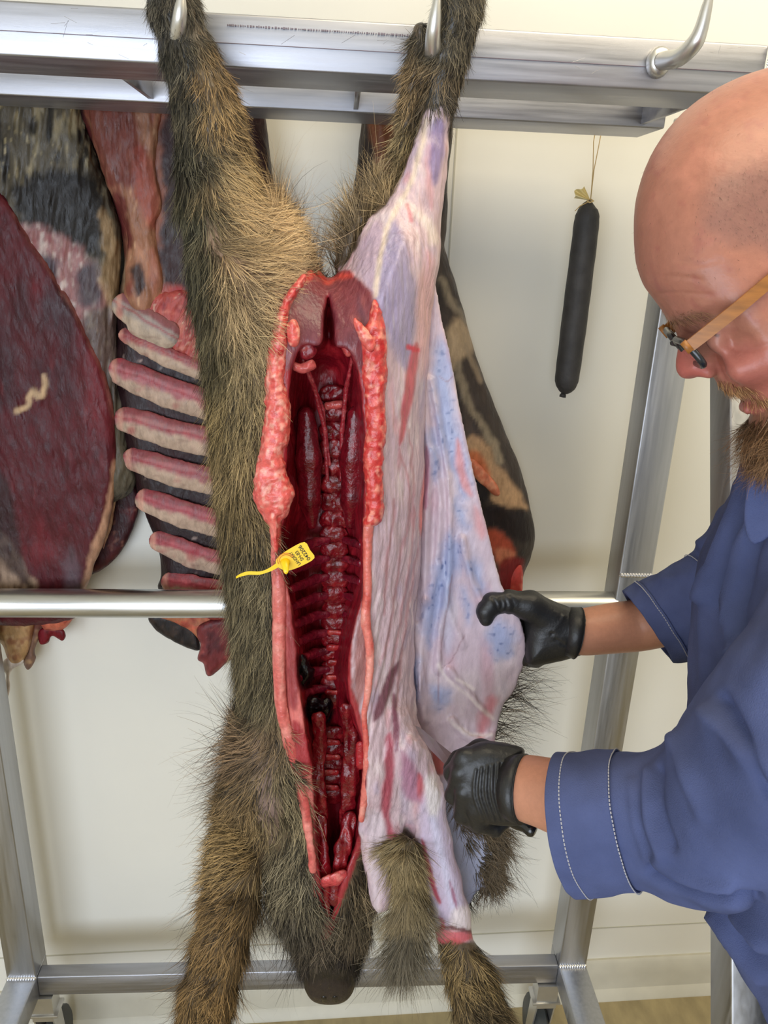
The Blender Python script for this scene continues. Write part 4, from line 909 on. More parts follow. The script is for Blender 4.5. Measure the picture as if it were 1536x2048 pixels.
# ------------------------------------------------------------------ the carcasses behind the rack
HY = 1.262
M_DRY = painted('dried_meat', rough=0.46, spec=0.3, var=0.3, vscale=70, bump=0.5, bscale=110, stretch=(1.5, 1.5, 0.6), dist=0.003, rvar=0.12)
def slab_carcass(name, parent, outs, h, base, paint, disp=None, subs=(), mat=None):
    allp = np.concatenate([spline(o[0], 4) for o in outs]); mn, mx_ = allp.min(0) - 24, allp.max(0) + 24
    f = Field(mn[0], mx_[0], mn[1], mx_[1], -92, 92, h)
    for o in outs: f.pillow(spline(o[0], 4), o[1], o[2], o[3], k=o[4] if len(o) > 4 else 10)
    for o in subs: f.pillow(spline(o[0], 4), o[1], o[2], o[3], k=6, op='s')
    v, q = f.mesh(); v = relax(v, q, 1, 0.4); n = vnormals(v, q)
    d = fbm(v / np.array([1, 1.8, 1]), 60, 3, 3) * 5 + fbm(v / np.array([1, 2.2, 1]), 14, 2, 9) * 2
    if disp: d = d + disp(v)
    v = v + n * d[:, None]; n = vnormals(v, q)
    pp = Paint(v, n, base); paint(pp)
    return mesh_obj(name, world(v, HY), q, mat or M_DRY, parent, pp.c)
# side of venison, dark red, hanging furthest from the butcher
ca = empty('venison_side', 'dark maroon side of venison with dried grey shank beside the rib side', 'carcass')
def bits(name, par, outs, base, cols, h=3.0):
    def pt(p):
        for k, c in enumerate(cols): p.speck(c, [10, 16][k % 2], 0, .5, .85, 5 + k)
    return slab_carcass(name, par, outs, h, base, pt)
def fibres(sx, amp, seed=3, s0=16):
    def fn(v):
        q = v.copy(); q[:, 0] = v[:, 0] + sx * v[:, 1]
        return (1 - 2.2 * np.abs(fbm(q / np.array([1, 7.0, 2]), s0, 3, seed))) * amp
    return fn
TOPA = [(-80, 150), (160, 150), (215, 380), (245, 520), (232, 640), (240, 780), (215, 760), (150, 640), (60, 480), (20, 380), (-80, 330)]
def paint_a(p):
    p.speck((150, 136, 106), 13, 0.0, 0.4, 0.9, 12, (1, 3.6, 1), sstep(460, 330, p.y)); p.speck((30, 27, 25), 15, 0.05, 0.35, 0.92, 14, (1, 3.6, 1), sstep(480, 350, p.y))
    p.speck((190, 172, 130), 6, 0.3, 0.6, 0.8, 17, (1, 4, 1), sstep(420, 300, p.y))
    p.poly([(30, 370), (110, 340), (200, 370), (205, 470), (180, 520), (120, 480), (50, 460)], (28, 24, 22), 14, 18)
    lo = [(30, 450), (120, 465), (180, 520), (225, 600), (225, 740), (150, 700), (60, 560)]
    p.poly(lo, (150, 106, 106), 12, 18, 0.9)
    p.speck((200, 184, 176), 8, 0.0, 0.45, 0.8, 21, (1, 2.5, 1), p.inside(lo, 10)); p.speck((120, 56, 62), 14, 0.15, 0.5, 0.7, 23, (1, 2, 1), p.inside(lo, 10))
    p.poly([(70, 515), (110, 520), (112, 560), (85, 560)], (62, 60, 70), 10, 10, 0.9); p.poly([(150, 545), (195, 530), (200, 600), (160, 610)], (58, 52, 58), 12, 10, 0.9)
    p.poly([(200, 420), (240, 480), (236, 620), (205, 600), (205, 500)], (150, 124, 92), 8, 14, 0.8)
    p.poly([(160, 640), (220, 620), (240, 760), (235, 810), (200, 760)], (82, 72, 66), 8, 12, 0.85)
    p.speck((124, 108, 94), 7, 0.1, 0.5, 0.6, 27, (1, 3, 1), p.inside([(160, 640), (220, 620), (240, 760), (235, 810), (200, 760)], 8))
slab_carcass('shank', ca, [([(-70, 150), (150, 150), (168, 230), (196, 330), (218, 390), (242, 480), (236, 600), (232, 700), (244, 800), (252, 890), (272, 955), (235, 1000), (100, 1000), (-90, 700), (-90, 300)], 50, 40, 2)], 4.0, (88, 80, 66), paint_a, fibres(0.1, 4.5, 5, 14))
FLK = [(-80, 352), (-10, 372), (30, 420), (70, 490), (118, 560), (160, 632), (200, 720), (226, 812), (232, 900), (228, 980), (215, 1060), (192, 1120), (166, 1186), (140, 1240), (-40, 1240), (-90, 1100)]
def paint_af(p):
    p.speck((106, 28, 36), 60, 0.0, 0.6, 0.8, 3, (1, 2, 1)); p.speck((48, 16, 24), 66, 0.05, 0.6, 0.8, 7, (1, 2, 1)); p.speck((124, 50, 54), 12, 0.3, 0.6, 0.35, 9, (1, 4, 1)); p.speck((52, 24, 32), 16, 0.2, 0.6, 0.5, 11, (1, 3, 1))
    p.line([(34, 822), (56, 812), (62, 780), (84, 795), (90, 756)], 6, (196, 164, 128), 4, 9, 0.95)
    p.line([(30, 425), (118, 565), (200, 722), (228, 830)], 5, (150, 92, 84), 6, 6, 0.6)
    p.poly([(226, 920), (234, 950), (228, 1000), (212, 1090), (178, 1180), (160, 1190), (186, 1090), (212, 1010)], (190, 146, 118), 5, 8, 0.92)
    sk = [(-80, 1050), (10, 1075), (50, 1130), (60, 1195), (-80, 1200)]
    p.poly(sk, (176, 148, 126), 8, 14); p.speck((92, 66, 56), 11, 0.0, 0.4, 0.85, 33, (1, 2.4, 1), p.inside(sk, 6))
    p.poly([(-80, 880), (0, 930), (40, 1080), (60, 1190), (30, 1150), (-80, 1040)], (50, 32, 34), 8, 8, 0.85)
    p.poly([(140, 1090), (165, 1150), (160, 1185), (130, 1185)], (96, 84, 92), 10, 8, 0.6)
slab_carcass('flank', ca, [(FLK, 22, 24, -26)], 4.0, (80, 22, 30), paint_af, fibres(-0.35, 1.8, 8, 18))
bits('membrane', ca, [([(215, 935), (258, 945), (275, 962), (240, 990), (222, 1060), (205, 1100), (208, 1040), (222, 985)], 8, 9, 2)], (184, 144, 116), [(206, 172, 142), (150, 100, 84)])
def paint_a2(p): p.speck((92, 34, 36), 20, 0, .5, .7, 3); p.speck((150, 100, 84), 9, 0.3, .6, .5, 9)
slab_carcass('inner_flank', ca, [([(225, 930), (265, 955), (278, 1000), (270, 1050), (250, 1090), (225, 1125), (188, 1148), (170, 1150), (190, 1050)], 14, 14, 34)], 4.0, (58, 24, 28), paint_a2)
bits('fat_scrap', ca, [([(-20, 1225), (60, 1225), (70, 1262), (50, 1320), (20, 1328), (4, 1290), (-20, 1270)], 18, 20, 0)], (182, 142, 96), [(206, 170, 128), (150, 96, 66)])
bits('neck_scrap', ca, [([(46, 1228), (90, 1230), (86, 1262), (72, 1300), (74, 1318), (56, 1342), (44, 1322), (52, 1290)], 14, 14, 8)], (128, 96, 80), [(170, 136, 100), (96, 40, 40)])
bits('artery', ca, [([(78, 1228), (142, 1228), (138, 1250), (120, 1262), (92, 1262), (80, 1248)], 12, 20, -8)], (196, 104, 78), [(150, 60, 52)])
bits('meat_scrap', ca, [([(76, 1258), (122, 1256), (133, 1272), (124, 1284), (104, 1272), (98, 1286), (78, 1290)], 8, 10, 2)], (116, 18, 30), [(84, 12, 20)])
bits('sinew', ca, [([(8, 1318), (44, 1310), (48, 1326), (26, 1338), (18, 1352), (20, 1372), (16, 1392), (10, 1390), (12, 1350), (4, 1340)], 6, 7, -4, 2)], (224, 208, 196), [(238, 226, 216), (196, 150, 140)], 2.6)

# rib side
cb = empty('rib_side', 'rib side of venison with pink bones and black dried meat between them', 'carcass')
def paint_b(p):
    p.speck((52, 24, 27), 40, 0.1, .5, .7, 3)
    p.poly([(165, 150), (330, 150), (320, 300), (330, 400), (318, 480), (322, 560), (300, 600), (250, 540), (250, 480), (235, 420), (205, 330)], (136, 84, 66), 8, 12)
    sh = p.inside([(165, 150), (330, 150), (320, 300), (330, 400), (318, 480), (322, 560), (300, 600), (250, 540), (250, 480), (235, 420), (205, 330)], 8)
    p.speck((172, 120, 92), 16, 0.05, .5, .8, 15, (1, 2.6, 1), sh); p.speck((124, 46, 42), 22, 0.1, .5, .8, 17, (1, 2.4, 1), sh)
    p.poly([(170, 230), (250, 250), (280, 330), (230, 360), (200, 320)], (96, 34, 36), 12, 14, 0.8)
    p.poly([(222, 380), (246, 400), (252, 470), (240, 470)], (98, 40, 40), 6, 8, 0.9)
    p.poly([(330, 230), (520, 230), (520, 640), (380, 640), (330, 560), (336, 420)], (44, 20, 20), 10, 10, 0.95)
    p.poly([(250, 520), (300, 520), (330, 600), (300, 650), (250, 600)], (160, 130, 100), 10, 14, 0.85)
    p.poly([(258, 540), (278, 528), (290, 560), (276, 585)], (38, 30, 34), 6, 8, 0.9)
    p.poly([(300, 580), (380, 590), (430, 680), (440, 760), (380, 740), (320, 680)], (170, 84, 76), 14, 16, 0.9)
    p.poly([(345, 585), (375, 590), (362, 660), (345, 665)], (146, 34, 44), 6, 8, 0.9)
    rr = sstep(680, 720, p.y)
    p.speck((196, 170, 160), 4.5, 0.42, 0.6, 0.7, 44, (1.6, 1, 1), rr, 1)
    p.poly([(380, 1225), (480, 1225), (480, 1330), (400, 1330)], (146, 62, 52), 12, 12, 0.9)
slab_carcass('meat', cb, [([(160, 150), (520, 150), (520, 1180), (330, 1185), (322, 1150), (318, 1105), (298, 1045), (274, 980), (252, 900), (240, 830), (226, 750), (232, 680), (232, 600), (246, 520), (238, 440), (205, 340)], 34, 40, 6)], 5.0, (36, 18, 21), paint_b)
def paint_bs(p):
    p.speck((176, 126, 98), 16, 0.0, .5, .85, 15, (1, 2.8, 1)); p.speck((124, 56, 48), 24, 0.2, .6, .75, 17, (1, 2.4, 1)); p.speck((206, 164, 130), 7, 0.3, .6, .6, 18, (1, 4, 1))
    p.poly([(160, 150), (250, 150), (285, 330), (240, 380), (200, 330)], (98, 32, 34), 12, 16, 0.75); p.poly([(230, 390), (250, 400), (262, 480), (244, 500)], (98, 40, 40), 6, 10, 0.9)
    p.poly([(270, 300), (300, 320), (318, 420), (300, 460), (270, 400)], (150, 74, 62), 12, 12, 0.8)
    p.poly([(258, 540), (280, 528), (290, 565), (274, 590)], (36, 30, 34), 6, 10, 0.9); p.poly([(298, 500), (318, 500), (320, 560), (306, 590)], (150, 92, 76), 8, 8, 0.8)
slab_carcass('shank', cb, [([(160, 150), (322, 150), (318, 260), (312, 330), (326, 400), (312, 470), (330, 540), (318, 600), (286, 640), (252, 600), (250, 540), (256, 480), (240, 420), (206, 340), (176, 240)], 26, 26, -20)], 4.0, (146, 100, 76), paint_bs, fibres(-0.12, 4.0, 12, 15))
def paint_bt(p):
    p.speck((196, 120, 104), 12, 0.0, .5, .8, 3, (2, 1, 1)); p.speck((120, 26, 36), 16, 0.1, .5, .85, 5); p.speck((214, 180, 156), 7, 0.3, .6, .7, 6)
slab_carcass('chest_fat', cb, [([(290, 600), (340, 580), (380, 585), (400, 640), (440, 690), (445, 770), (400, 745), (330, 690), (296, 650)], 16, 18, -24)], 3.6, (168, 76, 70), paint_bt, fibres(0.5, 3.0, 15, 12))
RB = [((238, 612), (330, 668), 26, (150, 138, 130)), ((240, 670), (430, 752), 15, (160, 104, 98)), ((228, 742), (440, 818), 26, (168, 102, 106)), ((240, 838), (444, 890), 25, (164, 108, 106)), ((256, 918), (450, 968), 23, (158, 98, 100)), ((281, 1000), (456, 1052), 23, (160, 88, 94)), ((306, 1082), (462, 1132), 20, (160, 82, 88)), ((330, 1164), (470, 1186), 20, (176, 84, 88))]
for i, (a, b_, r, c) in enumerate(RB):
    sl = (b_[1] - a[1]) / (b_[0] - a[0])
    def rp(p, a=a, sl=sl, r=r):
        t = (p.y - (a[1] + (p.x - a[0]) * sl)) / r
        p.mix(sstep(0.0, 0.5, t + p.wx * 0.5) * 0.85, (184, 162, 140)); p.mix(sstep(-0.35, -0.7, t + p.wx * 0.25) * 0.85, (124, 56, 62))
        p.mix(np.exp(-((t + 0.15 + p.wy * 0.2) / 0.12) ** 2) * 0.7, (148, 40, 52)); p.mix(sstep(9, 2, np.abs(p.x - a[0])) * 0.6, (206, 150, 130))
        p.speck((150, 44, 56), 30, 0.2, 0.6, 0.6, 7); p.speck((122, 86, 80), 8, 0.2, 0.6, 0.5, 9, (3, 1, 1))
    mid = ((a[0] + b_[0]) / 2, (a[1] + b_[1]) / 2 + 4)
    lump_part('rib', [(a[0] + 12, a[1], -28, r + 1), (a[0] + 50, a[1] + 50 * sl, -38, r + 4), (mid[0], mid[1], -40, r + 5), (b_[0], b_[1], -40, r + 5)], c, [], 300 + i, h=3.2, mat=M_DRY, zs=0.3, nz=1.6, par=cb, Y0=HY, paint=rp)
bits('dried_flap', cb, [([(296, 1232), (350, 1232), (390, 1258), (402, 1300), (380, 1300), (340, 1282), (312, 1262)], 12, 12, 6)], (34, 28, 28), [(60, 46, 40)])
bits('fat_edge', cb, [([(310, 1228), (480, 1228), (470, 1300), (410, 1310), (395, 1275), (350, 1246)], 10, 10, -6)], (176, 110, 78), [(196, 90, 70), (150, 60, 52)])
bits('neck_end', cb, [([(400, 1250), (500, 1230), (500, 1300), (460, 1320), (440, 1338), (416, 1352), (408, 1326), (394, 1318), (402, 1290)], 14, 16, -14)], (112, 44, 46), [(150, 70, 66), (78, 30, 36)])
bits('shank_bone', cb, [([(478, 150), (508, 150), (506, 280), (516, 330), (518, 390), (500, 420), (486, 380)], 12, 14, -10)], (190, 130, 106), [(212, 168, 140), (160, 84, 70)])
# whole dark carcass behind the pulled hide
cc = empty('dark_game_carcass', 'dried dark brown game carcass half hidden behind the pulled hide', 'carcass')
def paint_c(p):
    p.speck((86, 74, 68), 26, 0.05, .5, .7, 3, (1, 2.6, 1)); p.speck((36, 30, 30), 30, 0.1, .5, .7, 5, (1, 2.4, 1))
    p.poly([(735, 150), (800, 150), (800, 330), (780, 380), (750, 320)], (146, 90, 62), 8, 8, 0.9)
    p.poly([(895, 655), (930, 640), (950, 690), (925, 720), (900, 740)], (172, 150, 124), 8, 8, 0.9)
    p.line([(915, 730), (935, 800), (965, 850), (1000, 920)], 7, (150, 136, 116), 5, 8, 0.8); p.line([(880, 560), (905, 610), (930, 640)], 6, (140, 128, 112), 5, 8, 0.7)
    p.line([(930, 690), (945, 720), (960, 760)], 6, (150, 132, 112), 5, 6, 0.7)
    p.poly([(928, 880), (960, 870), (1000, 930), (1050, 1000), (1052, 1020), (990, 1005), (960, 960), (935, 940)], (186, 150, 116), 8, 12, 0.95)
    p.poly([(930, 905), (960, 905), (980, 950), (945, 935)], (198, 110, 72), 6, 6, 0.9)
    p.poly([(950, 960), (985, 960), (975, 1000), (960, 1010)], (30, 26, 30), 6, 6, 0.9)
    p.poly([(966, 1015), (1052, 1020), (1068, 1070), (1050, 1085), (1000, 1060), (975, 1050)], (28, 18, 20), 8, 8, 0.95)
    p.poly([(975, 1060), (1010, 1068), (1030, 1105), (1000, 1130), (985, 1110)], (176, 78, 56), 6, 8, 0.9)
    p.poly([(990, 1095), (1030, 1105), (1020, 1130), (1000, 1135)], (196, 124, 96), 5, 6, 0.8)
    p.poly([(1000, 1130), (1045, 1120), (1040, 1200), (1010, 1200)], (126, 24, 30), 6, 6, 0.9)
slab_carcass('meat', cc, [([(735, 150), (808, 150), (806, 260), (830, 420), (880, 470), (906, 560), (932, 640), (957, 735), (1002, 842), (1038, 925), (1059, 1010), (1069, 1070), (1062, 1112), (1044, 1160), (1036, 1200), (960, 1205), (800, 1100), (740, 800), (715, 560), (705, 420), (716, 330)], 60, 54, 2),
                        ([(860, 150), (905, 150), (906, 270), (896, 360), (890, 480), (840, 480), (845, 300)], 22, 24, 0)], 5.0, (58, 49, 46), paint_c)
bits('tallow_strip', cc, [([(934, 922), (950, 920), (985, 955), (1000, 985), (990, 992), (962, 970), (940, 945)], 8, 9, -50)], (196, 110, 84), [(216, 150, 120)])
bits('meat_scrap', cc, [([(1018, 1150), (1040, 1128), (1046, 1150), (1040, 1200), (1014, 1200)], 8, 10, -30)], (190, 70, 66), [(214, 120, 104)])

# ------------------------------------------------------------------ the sausage
SY = 1.255
sau = empty('salami', 'long black-skinned salami hanging on a string from the rack', 'sausage')
M_SAU = plain('mould_black_skin', (52, 50, 50), rough=0.62, noise=0.35, nscale=45, bump=0.5, bscale=160)
def ppts(P, Y): return [world(np.array([[x, y, w]], float), Y)[0] for x, y, w in P]
prof = [(1180, 401, 3), (1178, 407, 9), (1176, 416, 16), (1175, 428, 21), (1173, 445, 23), (1168, 490, 23.5), (1159, 560, 24), (1149, 640, 24.5), (1140, 710, 24), (1134, 755, 23.5), (1132, 772, 20), (1130, 782, 13), (1129, 787, 6)]
pl = spline([(x, y, r) for x, y, r in prof], 3, False); mpp = 0.00084
b = MB(); b.tube(ppts([(x, y, 0) for x, y, r in pl], SY), [r * mpp * (1 + 0.015 * math.sin(i * 2.1)) for i, (x, y, r) in enumerate(pl)], 24)
b.build('casing', M_SAU, sau, smooth=True)
b = MB(); b.tube(ppts([(1128, 785, 0), (1126, 790, 0), (1125, 794, 0)], SY), [0.003, 0.0052, 0.0056], 10); b.build('end_knot', M_SAU, sau, smooth=True)
M_PAPER = plain('casing_end', (240, 222, 160), rough=0.5, noise=0.1, nscale=90)
fan = []
for k in range(13):
    t = k / 12; a = math.radians(110 + 62 * t); r = 34 - 4 * math.sin(t * 9)
    fan.append((1180 + r * math.cos(a), 400 - r * math.sin(a) * 0.86, 7 * math.sin(t * 14)))
pts = ppts(fan, SY); ctr = ppts([(1181, 401, 0)], SY)[0]
b = MB(); n_ = len(pts); off = np.array([0, 0.0012, 0])
b.add([ctr] + pts + [ctr + off] + [q + off for q in pts], [(0, i + 1, i + 2) for i in range(n_ - 1)] + [(n_ + 1, n_ + 3 + i, n_ + 2 + i) for i in range(n_ - 1)] + [(i + 1, n_ + 2 + i, n_ + 3 + i, i + 2) for i in range(n_ - 1)])
b.build('casing_end', M_PAPER, sau)
M_STR = plain('butcher_string', (206, 176, 120), rough=0.7)
zt = 1.90
def strpath(x0, x1): return ppts([(1181, 402, -4), (x0, 340, -2)], SY) + [np.array([pY(x1, 284, SY)[0], SY, pY(x1, 284, SY)[2]]), np.array([pY(x1, 284, SY)[0] + 0.002, SY, zt])]
for x0, x1 in ((1186, 1187), (1188, 1199)):
    b = MB(); b.tube(strpath(x0, x1), 0.0007, 6); b.build('string', M_STR, sau, smooth=True)
b = MB(); b.tube(ppts([(1174, 403, -18), (1180, 405, -20), (1187, 402, -10), (1181, 398, 4), (1174, 402, -6)], SY), 0.0011, 6); b.tube(ppts([(1176, 404, -18), (1160, 412, -22), (1150, 422, -20)], SY), 0.0007, 6); b.build('string_knot', M_STR, sau, smooth=True)
xh = pY(1190, 284, SY)[0]
b = MB(); b.tube([(xh, 1.199, 1.897), (xh, 1.23, 1.896), (xh, 1.25, 1.899), (xh, 1.257, 1.91), (xh, 1.258, 1.925)], [0.004, 0.004, 0.004, 0.003, 0.001], 10); b.build('hook', M_HOOK, rack, smooth=True)
# hooks on the back beam carrying the carcasses
for px in (60, 250, 495, 770, 880):
    xk = pY(px, 170, 1.25)[0]
    b = MB(); b.tube([(xk, 1.199, 1.890), (xk, 1.23, 1.889), (xk, 1.255, 1.894), (xk, 1.262, 1.91), (xk, 1.264, 1.945)], [0.007, 0.007, 0.0065, 0.005, 0.001], 10); b.build('hook', M_HOOK, rack, smooth=True)

# ------------------------------------------------------------------ the butcher
man = empty('person', 'bald bearded man in blue work jacket, black gloves and wooden glasses skinning the boar', 'person')
M_SKIN = painted('skin', rough=0.4, spec=0.4, var=0.08, vscale=160, bump=0.25, bscale=420, dist=0.0008, sss=0.0)
M_HAIR = painted('hair', rough=0.5, spec=0.3, var=0, bump=0)
M_GLOVE = plain('black_nitrile', (30, 30, 31), rough=0.42, spec=0.5, noise=0.1, nscale=60, bump=0.2, bscale=300)
M_DENIM = plain('blue_work_cloth', (80, 89, 128), rough=0.88, spec=0.12, noise=0.3, nscale=13, bump=0.4, bscale=900)
M_STITCH = plain('grey_thread', (176, 174, 178), rough=0.8)
M_TROU = plain('black_trousers', (30, 30, 32), rough=0.8, noise=0.1)
def rings_loft(secs, nr, ns, fn=None, lean=(0, 0)):      # secs: (top px, bottom px, depth m, half depth m)
    S = np.array([[*a, *b, z, d] for a, b, z, d in secs], float)
    S = spline(S, nr, False)
    th = np.arange(ns) * 2 * math.pi / ns
    V = []
    for r in S:
        A = pD(r[0], r[1], r[4]); B = pD(r[2], r[3], r[4]); c = (A + B) / 2; a = (A - B) / 2; ln_ = (RT * lean[0] - UP * lean[1]) * r[4] / FPX
        V.append(c + np.cos(th)[:, None] * a + np.sin(th)[:, None] * (ln_ - FW * r[5]))      # sin > 0 faces the camera
    V = np.array(V); m = len(S)
    Fq = []
    i = np.arange(m - 1)[:, None]; k = np.arange(ns)[None, :]
    Fq = np.stack([i * ns + k, i * ns + (k + 1) % ns, (i + 1) * ns + (k + 1) % ns, (i + 1) * ns + k], -1).reshape(-1, 4)
    P = V.reshape(-1, 3)
    n = vnormals(P, Fq)
    if ((P - np.repeat(V.mean(1), ns, 0)) * n).sum() < 0: Fq = Fq[:, ::-1]; n = -n
    if fn is not None: P = P + n * fn(P, m, ns)[:, None]
    return P, Fq, m, ns
def proj(P):
    d = P - CAM; z = d @ FW; return 768 + FPX * (d @ RT) / z, 1024 - FPX * (d @ UP) / z
def creases(P, lines):                           # folds of cloth laid along drawn lines, metres
    x, y = proj(P); o = np.zeros(len(P))
    for ln, amp, wid in lines: o += amp * np.exp(-(ldist(x, y, spline(ln, 4, False)) / wid) ** 2)
    return o
# --- head and neck
ZH = 0.585
E_BACK, E_DOWN = np.array([0.76, -0.65]), np.array([0.65, 0.76])
def headw(p):
    q = p.copy(); q[:, 0] -= 0.13 * p[:, 2]; q[:, 1] -= 0.093 * p[:, 2]; return worldD(q, ZH)
HEAD = spline([(1269, 470), (1272, 415), (1285, 358), (1312, 298), (1352, 243), (1402, 199), (1462, 164), (1536, 137), (1620, 122), (1710, 132), (1790, 175), (1850, 245), (1880, 335), (1882, 430), (1856, 530), (1810, 640), (1790, 740), (1700, 860), (1610, 905), (1550, 925), (1513, 912), (1497, 880), (1494, 850), (1502, 828),
               (1496, 818), (1486, 812), (1482, 800), (1476, 792), (1455, 786), (1436, 768), (1424, 752), (1404, 750), (1384, 757), (1364, 756), (1353, 742), (1352, 722), (1356, 700), (1357, 680), (1350, 660), (1336, 640), (1322, 618), (1306, 596), (1287, 570), (1274, 530)], 3)
def headT(X, Y):
    t = (X - 1352) * E_BACK[0] + (Y - 700) * E_BACK[1]; dn = (X - 1352) * E_DOWN[0] + (Y - 700) * E_DOWN[1]
    T = 196 - 104 * sstep(150, 10, t) * sstep(-60, -5, dn) * sstep(150, 80, dn)
    T = T - 46 * sstep(40, 260, dn)
    return T
f = Field(1240, 1940, 96, 1275, -228, 270, 4.2)
f.pillow(HEAD, 176.0, headT, 0.0, k=0)
f.chain([(1730, 640, 0, 120), (1735, 800, 25, 130), (1745, 960, 60, 138), (1750, 1100, 95, 150)], 40)
for s in (-1, 1):
    f.chain([(1452, 688, s * 176, 24), (1420, 672, s * 150, 20)], 30, 's')                    # eye sockets
    f.chain([(1422, 668, s * 112, 26)], 8)                                                     # eyeball and lids
    f.chain([(1390, 628, s * 70, 24), (1424, 632, s * 130, 22)], 26)                           # brow
    f.chain([(1398, 730, s * 30, 22), (1412, 738, s * 36, 16)], 10)                            # wing of the nose
    f.chain([(1470, 720, s * 118, 36), (1520, 700, s * 140, 34)], 40)                          # cheek
    f.chain([(1404, 753, s * 22, 6), (1392, 752, s * 18, 5)], 3, 's')                          # nostril
    f.chain([(1648, 520, s * 196, 16), (1676, 500, s * 208, 18), (1700, 530, s * 212, 16), (1690, 590, s * 206, 14), (1656, 610, s * 194, 14)], 10)   # ear
f.chain([(1478, 803, 0, 4), (1520, 806, 60, 4)], 4, 's'); f.chain([(1478, 803, 0, 4), (1520, 806, -60, 4)], 4, 's')
f.chain([(1492, 817, -26, 10), (1490, 816, 26, 10)], 6)
hV, hQ = f.mesh(); hV = relax(hV, hQ, 2, 0.5); hN = vnormals(hV, hQ)
fold = np.zeros(len(hV))
for ln, amp, wid in (([(1430, 716), (1448, 760), (1490, 795), (1530, 815)], -4, 6), ([(1300, 560), (1340, 552), (1400, 560)], -1.6, 5), ([(1310, 590), (1350, 585), (1420, 590)], -1.4, 4), ([(1445, 690), (1490, 700), (1536, 690)], -1.6, 5), ([(1355, 520), (1400, 530), (1440, 520)], -1.0, 6)):
    fold += amp * np.exp(-(ldist(hV[:, 0] - 0.13 * hV[:, 2], hV[:, 1] - 0.093 * hV[:, 2], spline(ln, 4, False)) / wid) ** 2) * (hV[:, 2] < -20)
hV = hV + hN * (fold + fbm(hV, 30, 2, 5) * 0.9)[:, None]; hN = vnormals(hV, hQ)
p = Paint(hV, hN, (160, 106, 88))
p.x = hV[:, 0] - 0.13 * hV[:, 2]; p.y = hV[:, 1] - 0.093 * hV[:, 2]
p.speck((174, 116, 98), 50, 0, .6, .6, 3); p.speck((150, 90, 80), 26, 0.1, .6, .6, 7); p.speck((150, 84, 76), 7, 0.4, .7, .3, 8)
p.poly([(1350, 690), (1400, 720), (1420, 750), (1360, 765), (1345, 740)], (176, 92, 84), 14, 6, 0.8)
p.poly([(1440, 700), (1540, 690), (1560, 800), (1490, 780), (1440, 750)], (168, 94, 84), 24, 8, 0.7)
p.poly([(1430, 360), (1540, 320), (1700, 300), (1880, 400), (1850, 640), (1620, 560), (1540, 500), (1470, 490), (1410, 450)], (124, 88, 80), 34, 18, 0.75)
p.poly([(1430, 752), (1480, 792), (1560, 800), (1640, 720), (1700, 760), (1640, 900), (1540, 935), (1490, 900), (1490, 830), (1470, 800)], (122, 84, 62), 10, 6, 0.75)
p.poly([(1480, 806), (1530, 808), (1525, 824), (1490, 826)], (176, 96, 92), 5, 2, 0.95)
p.line([(1350, 640), (1390, 632), (1432, 640)], 9, (126, 92, 74), 6, 5, 0.6)
p.line([(1408, 664), (1436, 672)], 3, (74, 50, 46), 2, 2, 0.8)
p.c[p.V[:, 1] > 930] = lin((180, 118, 98))
HB = (headw(hV), hQ, p.c)
# --- forearms (skin), upper body core
def skin_tube(pts, n=28):
    S = spline(np.array(pts, float), 8, False)
    b = MB(); b.tube([pD(a[0], a[1], a[2]) for a in S], [a[3] * a[2] / FPX for a in S], n)
    return np.array(b.v), b.f
near_arm = skin_tube([(985, 1570, 0.795, 26), (1020, 1574, 0.782, 46), (1050, 1576, 0.768, 63), (1085, 1584, 0.752, 68), (1140, 1600, 0.73, 76), (1220, 1622, 0.70, 88), (1330, 1650, 0.66, 92), (1460, 1640, 0.61, 100), (1580, 1500, 0.585, 115), (1690, 1250, 0.60, 130)])
far_arm = skin_tube([(1085, 1258, 0.93, 20), (1120, 1263, 0.93, 34), (1155, 1265, 0.928, 45), (1220, 1257, 0.934, 50), (1290, 1248, 0.932, 52), (1370, 1225, 0.90, 54), (1470, 1180, 0.845, 62), (1600, 1150, 0.75, 90), (1690, 1180, 0.68, 110)])
core = MB(); cs = spline(np.array([(1735, 940, 0.615, 110), (1715, 1040, 0.645, 190), (1690, 1200, 0.66, 230), (1690, 1450, 0.70, 225), (1720, 1800, 0.735, 170), (1790, 2060, 0.77, 150)], float), 5, False)
core.tube([pD(a[0], a[1], a[2]) for a in cs], [a[3] * a[2] / FPX * 0.8 for a in cs], 28)
VV = [HB[0]]; FF = [list(map(tuple, HB[1]))]; CC = [HB[2]]
for v_, f_ in (near_arm, far_arm, (np.array(core.v), core.f)):
    VV.append(v_); FF.append(f_); CC.append(np.tile(lin((188, 132, 106)), (len(v_), 1)) * (1 + 0.06 * vnoise(v_ * 1000, 30, 2))[:, None])
off = 0; F2 = []
for v_, f_ in zip(VV, FF):
    F2 += [tuple(int(i) + off for i in q) for q in f_]; off += len(v_)
mesh_obj('body', np.concatenate(VV), F2, M_SKIN, man, np.concatenate(CC))
